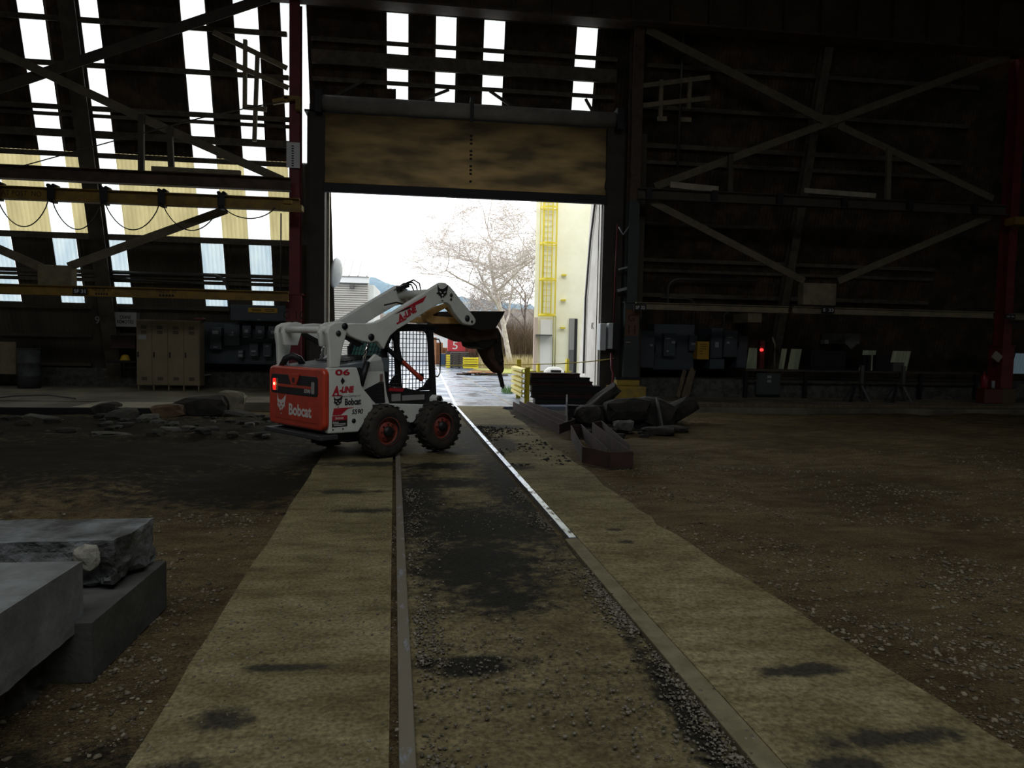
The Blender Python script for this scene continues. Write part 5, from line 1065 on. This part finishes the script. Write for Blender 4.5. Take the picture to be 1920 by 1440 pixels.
# grass and brush
M_GRASS = mat('winter_grass', (.26, .30, .06), .9, 0, (.40, .38, .12), 2)
tag(MB().bb(3.0, 9, 39.5, 46, 0, .04).bb(4.3, 12, 46, 60, 0, .06).obj('lawn', M_GRASS), 'strip of yellow-green grass at the right of the yard', kind='structure')
def tufts(name, m, n, x0, x1, y0, y1, h0, h1, w_, label, lean=.5, seed=1, cat='grass'):
    rr_ = random.Random(seed); V = []; F = []
    for k in range(n):
        x, y, h = rr_.uniform(x0, x1), rr_.uniform(y0, y1), rr_.uniform(h0, h1); a = rr_.uniform(0, 2*pi); l = rr_.uniform(0, lean)*h; dx, dy = cos(a), sin(a); ww = w_*rr_.uniform(.6, 1.4)
        o = len(V); V += [(x-dy*ww, y+dx*ww, 0), (x+dy*ww, y-dx*ww, 0), (x+dx*l*.4+dy*ww*.7, y+dy*l*.4-dx*ww*.7, h*.6), (x+dx*l*.4-dy*ww*.7, y+dy*l*.4+dx*ww*.7, h*.6), (x+dx*l, y+dy*l, h)]
        F += [(o, o+1, o+2, o+3), (o+3, o+2, o+4)]
    return tag(MB().add(V, F).obj(name, m, recalc=False), label, cat, kind='stuff')
tufts('tall_grass', mat('dry_grass', (.50, .42, .24), .9), 2600, 3.6, 7.8, 46, 50, .3, 1.1, .012, 'dry yellow grass under the birch tree', seed=2)
tufts('brush', mat('brown_brush', (.15, .105, .07), .9), 9000, 2.6, 9.5, 49.5, 57, .8, 4.0, .016, 'tangle of brown brush behind the birch tree', lean=.7, seed=3, cat='brush')
tufts('weeds', mat('green_weed', (.12, .24, .07), .8), 110, 2.62, 2.98, 23.6, 24.6, .1, .32, .012, 'small green weeds at the edge of the wet pavement', seed=5, cat='weeds')
# trees
def tree(name, label, loc, h, m, seed, levels=5, spread=.5, droop=.0, trunk_r=.16, twig=.006, lean=(0, 0), nchild=3, bare=.25):
    rr_ = random.Random(seed); T1, T2 = MB(), MB()
    def grow(p, d, L, r, lv):
        n = 4; pts = [p]; dd = d.copy()
        for i in range(n):
            dd = (dd + Vector((rr_.uniform(-1, 1), rr_.uniform(-1, 1), rr_.uniform(-.6, .8)-droop*(lv < 3)))*(.13 if lv == levels else .24)).normalized(); pts.append(pts[-1]+dd*L/n)
        r1 = max(twig*.7, r*.5); (T1 if lv >= levels-1 else T2).tube(pts, r, 6 if lv >= levels-1 else 3, r1=r1, cap=False)
        if lv <= 0: return
        k = nchild + (3 if lv == levels else (1 if lv > 1 else 0))
        for i in range(k):
            u = (bare+(1-bare)*i/(k-1)) if lv == levels else .3+.7*i/(k-1); j = min(n-1, int(u*n)); q = pts[j].lerp(pts[j+1], u*n-j); ax = Vector((rr_.uniform(-1, 1), rr_.uniform(-1, 1), rr_.uniform(-.2, .5))).normalized()
            nd = (dd*(1-spread)+ax*spread+Vector((0, 0, .12))).normalized(); grow(q, nd, L*rr_.uniform(.5, .72), max(twig, r*.42), lv-1)
    grow(Vector((0, 0, 0)), Vector((lean[0], lean[1], 1)).normalized(), h*.62, trunk_r, levels)
    t = thing(name, label, 'tree', loc); T1.obj('trunk', m, t, recalc=False); T2.obj('twigs', m if not isinstance(m, tuple) else m[1], t, recalc=False); return t
M_BIRCH = mat('birch_bark', (.40, .34, .31), .8, 0, (.62, .57, .54), 4)
tree('birch_tree', 'tall bare birch tree with pale drooping twigs in the middle of the yard view', (5.75, 47.6, 0), 12.8, M_BIRCH, 11, levels=5, spread=.70, droop=.45, trunk_r=.20, twig=.010, lean=(-.20, 0), nchild=5)
tree('bare_tree', 'smaller bare tree behind the birch, at the right', (7.2, 52, 0), 9.0, mat('grey_bark', (.22, .18, .17), .9), 23, levels=4, spread=.6, trunk_r=.12, twig=.012, nchild=4)
tree('bare_tree', 'slender bare tree behind the breaker, left of the birch', (3.4, 55, 0), 6.5, MATS['grey_bark'], 31, levels=4, spread=.55, trunk_r=.09, twig=.010, nchild=4)
et = thing('evergreen_tree', 'small dark evergreen behind the yard, left of the birch', 'tree', (3.9, 60, 0)); MB().cyl((0, 0, 0), (0, 0, 5), .12, 8, .03).obj('trunk', M_BROWN, et)
g = MB(); rr_ = random.Random(8)
for k in range(900):
    z = rr_.uniform(.8, 5.9); r_ = (6.0-z)*.30*rr_.uniform(.4, 1); a = rr_.uniform(0, 2*pi); c = Vector((r_*cos(a), r_*sin(a), z)); d = Vector((cos(a), sin(a), -.3))*.28; s_ = Vector((-sin(a), cos(a), 0))*.07
    g.add([c-s_, c+s_, c+d], [(0, 1, 2)])
g.obj('needles', mat('evergreen_needles', (.035, .09, .07), .8), et, recalc=False)
# ================================================================ scrap and rubble inside the doorway
M_SCRAP = mat('rusty_dark_steel', (.028, .015, .013), .95, .0, (.055, .026, .020), 3, bump=.2)
M_SCRAP2 = mat('purplish_primer_steel', (.060, .026, .026), .95, .0, (.03, .016, .016), 3)
labs = ['bottom', 'second from the bottom', 'third from the bottom', 'fourth from the bottom', 'fifth from the bottom', 'topmost']
xs = [(3.06, 4.75, .00, .17), (3.0, 4.95, .172, .33), (2.98, 5.0, .332, .53), (2.97, 4.80, .532, .64), (2.95, 4.72, .642, .76), (2.97, 4.42, .762, .88)]
for k, (a, b, z0, z1) in enumerate(xs):
    y = 19.45+.06*k if k < 3 else 19.75; g = MB()
    g.bb(a, b, y, y+.5, z0, z0+.025); g.bb(a, b, y, y+.5, z1-.025, z1); g.bb(a+.01, b-.01, y+.03, y+.45, z0+.02, z1-.02)
    tag(g.obj('steel_beam', [M_BLACKST, M_SCRAP][k % 2]), 'dark rusty steel beam in the stack at the right of the doorway, %s' % labs[k], 'steel beam', 'stack of dark steel beams')
def plates(name, label, segs, h, m, ends, t=.014):
    T = thing(name, label, 'steel frame', (segs[0][0][0], segs[0][0][1], -.02))
    o = T.location.copy()
    for a, b in segs: MB().bar(Vector((*a, h/2))-o, Vector((*b, h/2))-o, t, h).obj('side_plate', m, T)
    for a, b in ends: MB().bar(Vector((*a, h/2))-o, Vector((*b, h/2))-o, t, h*.98).obj('end_plate', m, T)
    return T
plates('channel_frame', 'long purplish steel frame of parallel plates lying beside the concrete strip', [((2.52, 12.95), (2.25, 18.0)), ((2.72, 13.35), (2.45, 18.2)), ((3.02, 13.9), (2.66, 18.3))], .19, M_SCRAP2, [((2.52, 12.95), (2.72, 13.35)), ((2.72, 13.35), (3.02, 13.9))])
plates('channel_frame', 'rusty open steel frame lying nearest on the gravel at the right', [((2.25, 9.78), (2.63, 12.4)), ((2.55, 9.5), (2.86, 12.6)), ((2.84, 9.38), (3.15, 12.9)), ((3.0, 9.9), (3.4, 13.2))], .235, M_SCRAP, [((2.25, 9.78), (2.52, 9.28)), ((2.52, 9.28), (2.87, 9.34)), ((2.84, 9.38), (3.0, 9.9)), ((2.63, 12.4), (2.86, 12.6)), ((3.15, 12.9), (3.4, 13.2))])
# loader bucket full of rubble
BT = thing('loader_bucket', 'dark loader bucket lying on the dirt heaped with broken concrete', 'bucket', (3.05, 15.0, -.04), R(-10))
side = [(0, 0), (.95, 0), (1.0, .12), (.40, .52), (.08, .66), (-.03, .40)]
for x0 in (0, 1.95): MB().prism([(-a, b) for a, b in side], x0, x0+.03, ax='x').obj('side_plate', mat('bucket_edge_steel', (.10, .10, .095), .5, .3), BT)
g = MB(); g.bb(.02, 1.96, -.95, 0, 0, .02); g.bb(.02, 1.96, -.03, 0, 0, .40); g.bb(.02, 1.96, -.06, .02, .38, .42); g.obj('shell', M_BLACKST, BT)
def rock(name, label, c, d, m, seed, rot=(0, 0, 0), cat='rubble', group=None, jag=.22):
    bm = bmesh.new(); bmesh.ops.create_icosphere(bm, subdivisions=2, radius=.5)
    for v in bm.verts:
        p = v.co.copy(); q = Vector([max(-.36, min(.36, t_)) for t_ in p])*1.25; v.co = q+noise.noise_vector(p*2.3+Vector((seed, 0, 0)))*jag*.6+noise.noise_vector(p*6+Vector((seed, 0, 0)))*jag*.2
        v.co = Vector((v.co.x*d[0], v.co.y*d[1], v.co.z*d[2]))
    me = bpy.data.meshes.new(name); bm.to_mesh(me); bm.free(); me.materials.append(m); o = bpy.data.objects.new(name, me); C.objects.link(o); o.location = c; o.rotation_euler = rot
    return tag(o, label, cat, group)
M_CH = mat('rubble_dark', (.014, .013, .011), .95, 0, (.032, .029, .023), 4, bump=.8, bscale=20)
rock('concrete_chunk', 'long dark slab chunk leaning up out of the rubble before the steel stack', (3.75, 15.2, .36), (1.4, .42, .3), M_CH, 3, (0, R(-38), R(8)))
rock('concrete_chunk', 'dark elongated chunk resting against the yellow column block', (5.75, 15.5, .22), (1.2, .5, .42), M_CH, 7, (R(10), R(-20), R(20)))
rock('concrete_chunk', 'rounded dark boulder at the right of the bucket', (5.05, 14.9, .22), (1.0, .8, .7), M_CH, 11, (0, R(10), R(-15)))
rock('concrete_chunk', 'big dark chunk heaped in the middle of the bucket', (4.35, 14.75, .30), (1.1, .7, .6), M_CH, 13)
rock('concrete_chunk', 'small pale-topped chunk in front of the bucket', (3.95, 13.5, .10), (.42, .36, .26), mat('rubble_grey', (.05, .048, .043), .9, 0, (.10, .10, .085), 5, bump=.6), 17)
rock('concrete_chunk', 'dark chunk in the left corner of the bucket', (3.45, 14.5, .20), (.6, .5, .45), M_CH, 19)
rock('concrete_chunk', 'flat chunk on the dirt right of the bucket', (4.55, 13.2, .04), (.75, .4, .16), M_CH, 23); rock('concrete_chunk', 'low flat chunk at the far right of the rubble', (5.0, 13.6, .03), (.6, .5, .14), M_CH, 29)
rr2 = random.Random(77)
for k in range(26):
    x, y = rr2.uniform(3.0, 5.4), rr2.uniform(12.9, 14.6); s = rr2.uniform(.08, .22)
    rock('rubble_piece', 'small dark piece of rubble in front of the bucket', (x, y, dirt_h(x, y)+s*.15), (s*1.4, s, s*.7), M_CH, 40+k, (0, 0, rr2.uniform(0, 3)), group='small rubble in front of the bucket')
# rubble heap on the left
M_OCH = mat('ochre_rubble', (.14, .09, .045), .9, 0, (.09, .06, .035), 4, bump=.6); M_PALE = mat('pale_rubble', (.24, .22, .15), .85, 0, (.16, .15, .11), 4)
L_ = [((-6.9, 16.0, .10), (.62, .5, .34), M_CH, 'dark squarish chunk standing before the pale slab, left'), ((-5.55, 15.7, .10), (.72, .45, .36), M_OCH, 'ochre brown chunk at the right end of the pale slab'), ((-4.4, 16.4, .26), (.62, .3, .55), M_PALE, 'pale pointed slab piece sticking up right of the slab'),
      ((-4.95, 16.1, .16), (1.1, .6, .5), M_CH, 'dark heap of rubble right of the ochre chunk'), ((-6.2, 15.0, .05), (.9, .5, .3), M_CH, 'dark blue-grey chunk in front of the slab'), ((-5.5, 14.6, .05), (.5, .4, .22), MATS['rubble_grey'], 'small grey chunk in the dark rubble'),
      ((-3.9, 15.2, .04), (.8, .5, .28), M_CH, 'flat dark chunk behind the loader bumper'), ((-7.6, 14.8, .03), (.9, .35, .12), MATS['rubble_grey'], 'thin grey slab piece lying flat on the left'), ((-4.2, 12.9, .04), (1.0, .3, .10), MATS['rubble_grey'], 'long thin grey slab lying left of the loader'), ((-5.3, 12.4, .03), (.6, .35, .12), MATS['rubble_grey'], 'flat grey slab piece in the dark dirt left of the loader')]
for k, (c, d, m_, lb) in enumerate(L_): rock('concrete_chunk', lb, c, d, m_, 60+k, (0, R(-5 if k != 2 else 12), k*.4 if k > 3 else 0))
for k in range(60):
    x, y = rr2.uniform(-8, -2.6), rr2.uniform(12.2, 15.6); s = rr2.uniform(.06, .24)
    rock('rubble_piece', 'small dark piece of rubble in the heap left of the loader', (x, y, dirt_h(x, y)+s*.12), (s*1.5, s, s*.6), [M_CH, M_CH, MATS['rubble_grey']][k % 3], 140+k, (0, 0, rr2.uniform(0, 3)), group='small rubble left of the loader')
tag(MB().tube([(-10.2, 17.5, .18), (-9.6, 17.5, .26), (-8.9, 17.6, .28), (-8.3, 17.6, .2)], .02, 6).obj('cable', M_CONDUIT), 'thin cable lying in a hump on the left walk', 'cable')
# loose gravel
def gravel(name, label, n, region, smin, smax, m, seed, hf):
    rr_ = random.Random(seed); base = []
    bm = bmesh.new(); bmesh.ops.create_icosphere(bm, subdivisions=1, radius=1); bv = np.array([v.co[:] for v in bm.verts]); bf = [tuple(v.index for v in f.verts) for f in bm.faces]; bm.free()
    nv = len(bv); VV = []; FF = []
    rs = np.random.RandomState(seed)
    for k in range(n):
        for _ in range(12):
            x, y = region(rr_)
            if noise.noise(Vector((x*1.1, y*1.1, seed))) + .35*noise.noise(Vector((x*4, y*4, seed))) > rr_.uniform(-.25, .45): break
        s = smin*(smax/smin)**(rr_.random()**2.2); v = bv*(1+rs.uniform(-.28, .28, (nv, 1)))*np.array([s*rr_.uniform(.8, 1.3), s*rr_.uniform(.8, 1.3), s*rr_.uniform(.45, .8)])
        a = rr_.uniform(0, 6.28); ca, sa = cos(a), sin(a); v = np.stack([v[:, 0]*ca-v[:, 1]*sa, v[:, 0]*sa+v[:, 1]*ca, v[:, 2]], 1)+np.array([x, y, hf(x, y)+s*.25])
        o = k*nv; VV.append(v); FF += [(o+f[0], o+f[1], o+f[2]) for f in bf]
    V = np.concatenate(VV); me = bpy.data.meshes.new(name); me.vertices.add(len(V)); me.vertices.foreach_set('co', V.ravel()); me.loops.add(len(FF)*3); me.loops.foreach_set('vertex_index', np.array(FF).ravel())
    me.polygons.add(len(FF)); me.polygons.foreach_set('loop_start', np.arange(0, len(FF)*3, 3)); me.polygons.foreach_set('loop_total', np.full(len(FF), 3)); me.update(); me.validate()
    me.materials.append(m); o = bpy.data.objects.new(name, me); C.objects.link(o); return tag(o, label, 'gravel', kind='stuff')
def stonemat(name, a, b):
    m = bpy.data.materials.new(name); m.use_nodes = True; N = m.node_tree.nodes; L = m.node_tree.links; bs = N['Principled BSDF']; g_ = N.new('ShaderNodeNewGeometry'); r_ = N.new('ShaderNodeValToRGB')
    r_.color_ramp.elements[0].color = (*a, 1); r_.color_ramp.elements[1].color = (*b, 1); L.new(g_.outputs['Random Per Island'], r_.inputs[0]); L.new(r_.outputs[0], bs.inputs['Base Color']); bs.inputs['Roughness'].default_value = .85; return m
M_ST = stonemat('gravel_stones', (.06, .048, .028), (.27, .235, .16)); M_ST2 = stonemat('slab_grit', (.07, .06, .038), (.26, .24, .185))
def reg_r(r_): y = 2.2+(r_.random()**1.7)*9; x = 2.25+r_.random()**1.1*(y*.75+.3); return x, y
def reg_l(r_): y = 2.2+(r_.random()**1.5)*5; return -1.12-.05*y-r_.random()*(y*.55), y
def reg_s(r_): y = 2.1+(r_.random()**1.6)*5.5; return r_.uniform(-1.05-.05*y, 2.4), y
gravel('gravel', 'loose brown gravel on the dirt at the right', 15000, reg_r, .004, .019, M_ST, 3, lambda x, y: dirt_h(x, y))
gravel('gravel', 'loose brown gravel on the dirt at the left', 6000, reg_l, .004, .018, M_ST, 5, lambda x, y: dirt_h(x, y))
gravel('gravel', 'scattered grit and pebbles on the concrete strips', 8000, reg_s, .003, .011, M_ST2, 8, lambda x, y: -.002)
def reg_e(r_): y = 2.1+(r_.random()**1.3)*6; return (lrail(y)+.06+abs(r_.gauss(0, .09)) if r_.random() < .45 else rrail(y)-.09-abs(r_.gauss(0, .07))), y
gravel('gravel', 'gravel gathered along the rails', 3400, reg_e, .004, .013, M_ST2, 12, lambda x, y: -.008)
def reg_c(r_): y = 8.8+r_.random()*6; return rrail(y)+.05+r_.random()**1.5*1.0, y
gravel('dirt_crumbs', 'dark crumbs of dirt on the strip beside the polished rail', 900, lambda r_: (lambda y: (rrail(y)+.06+r_.random()**2*.9, y))(9.5+r_.random()*4.5), .006, .035, M_CH, 15, lambda x, y: .008)
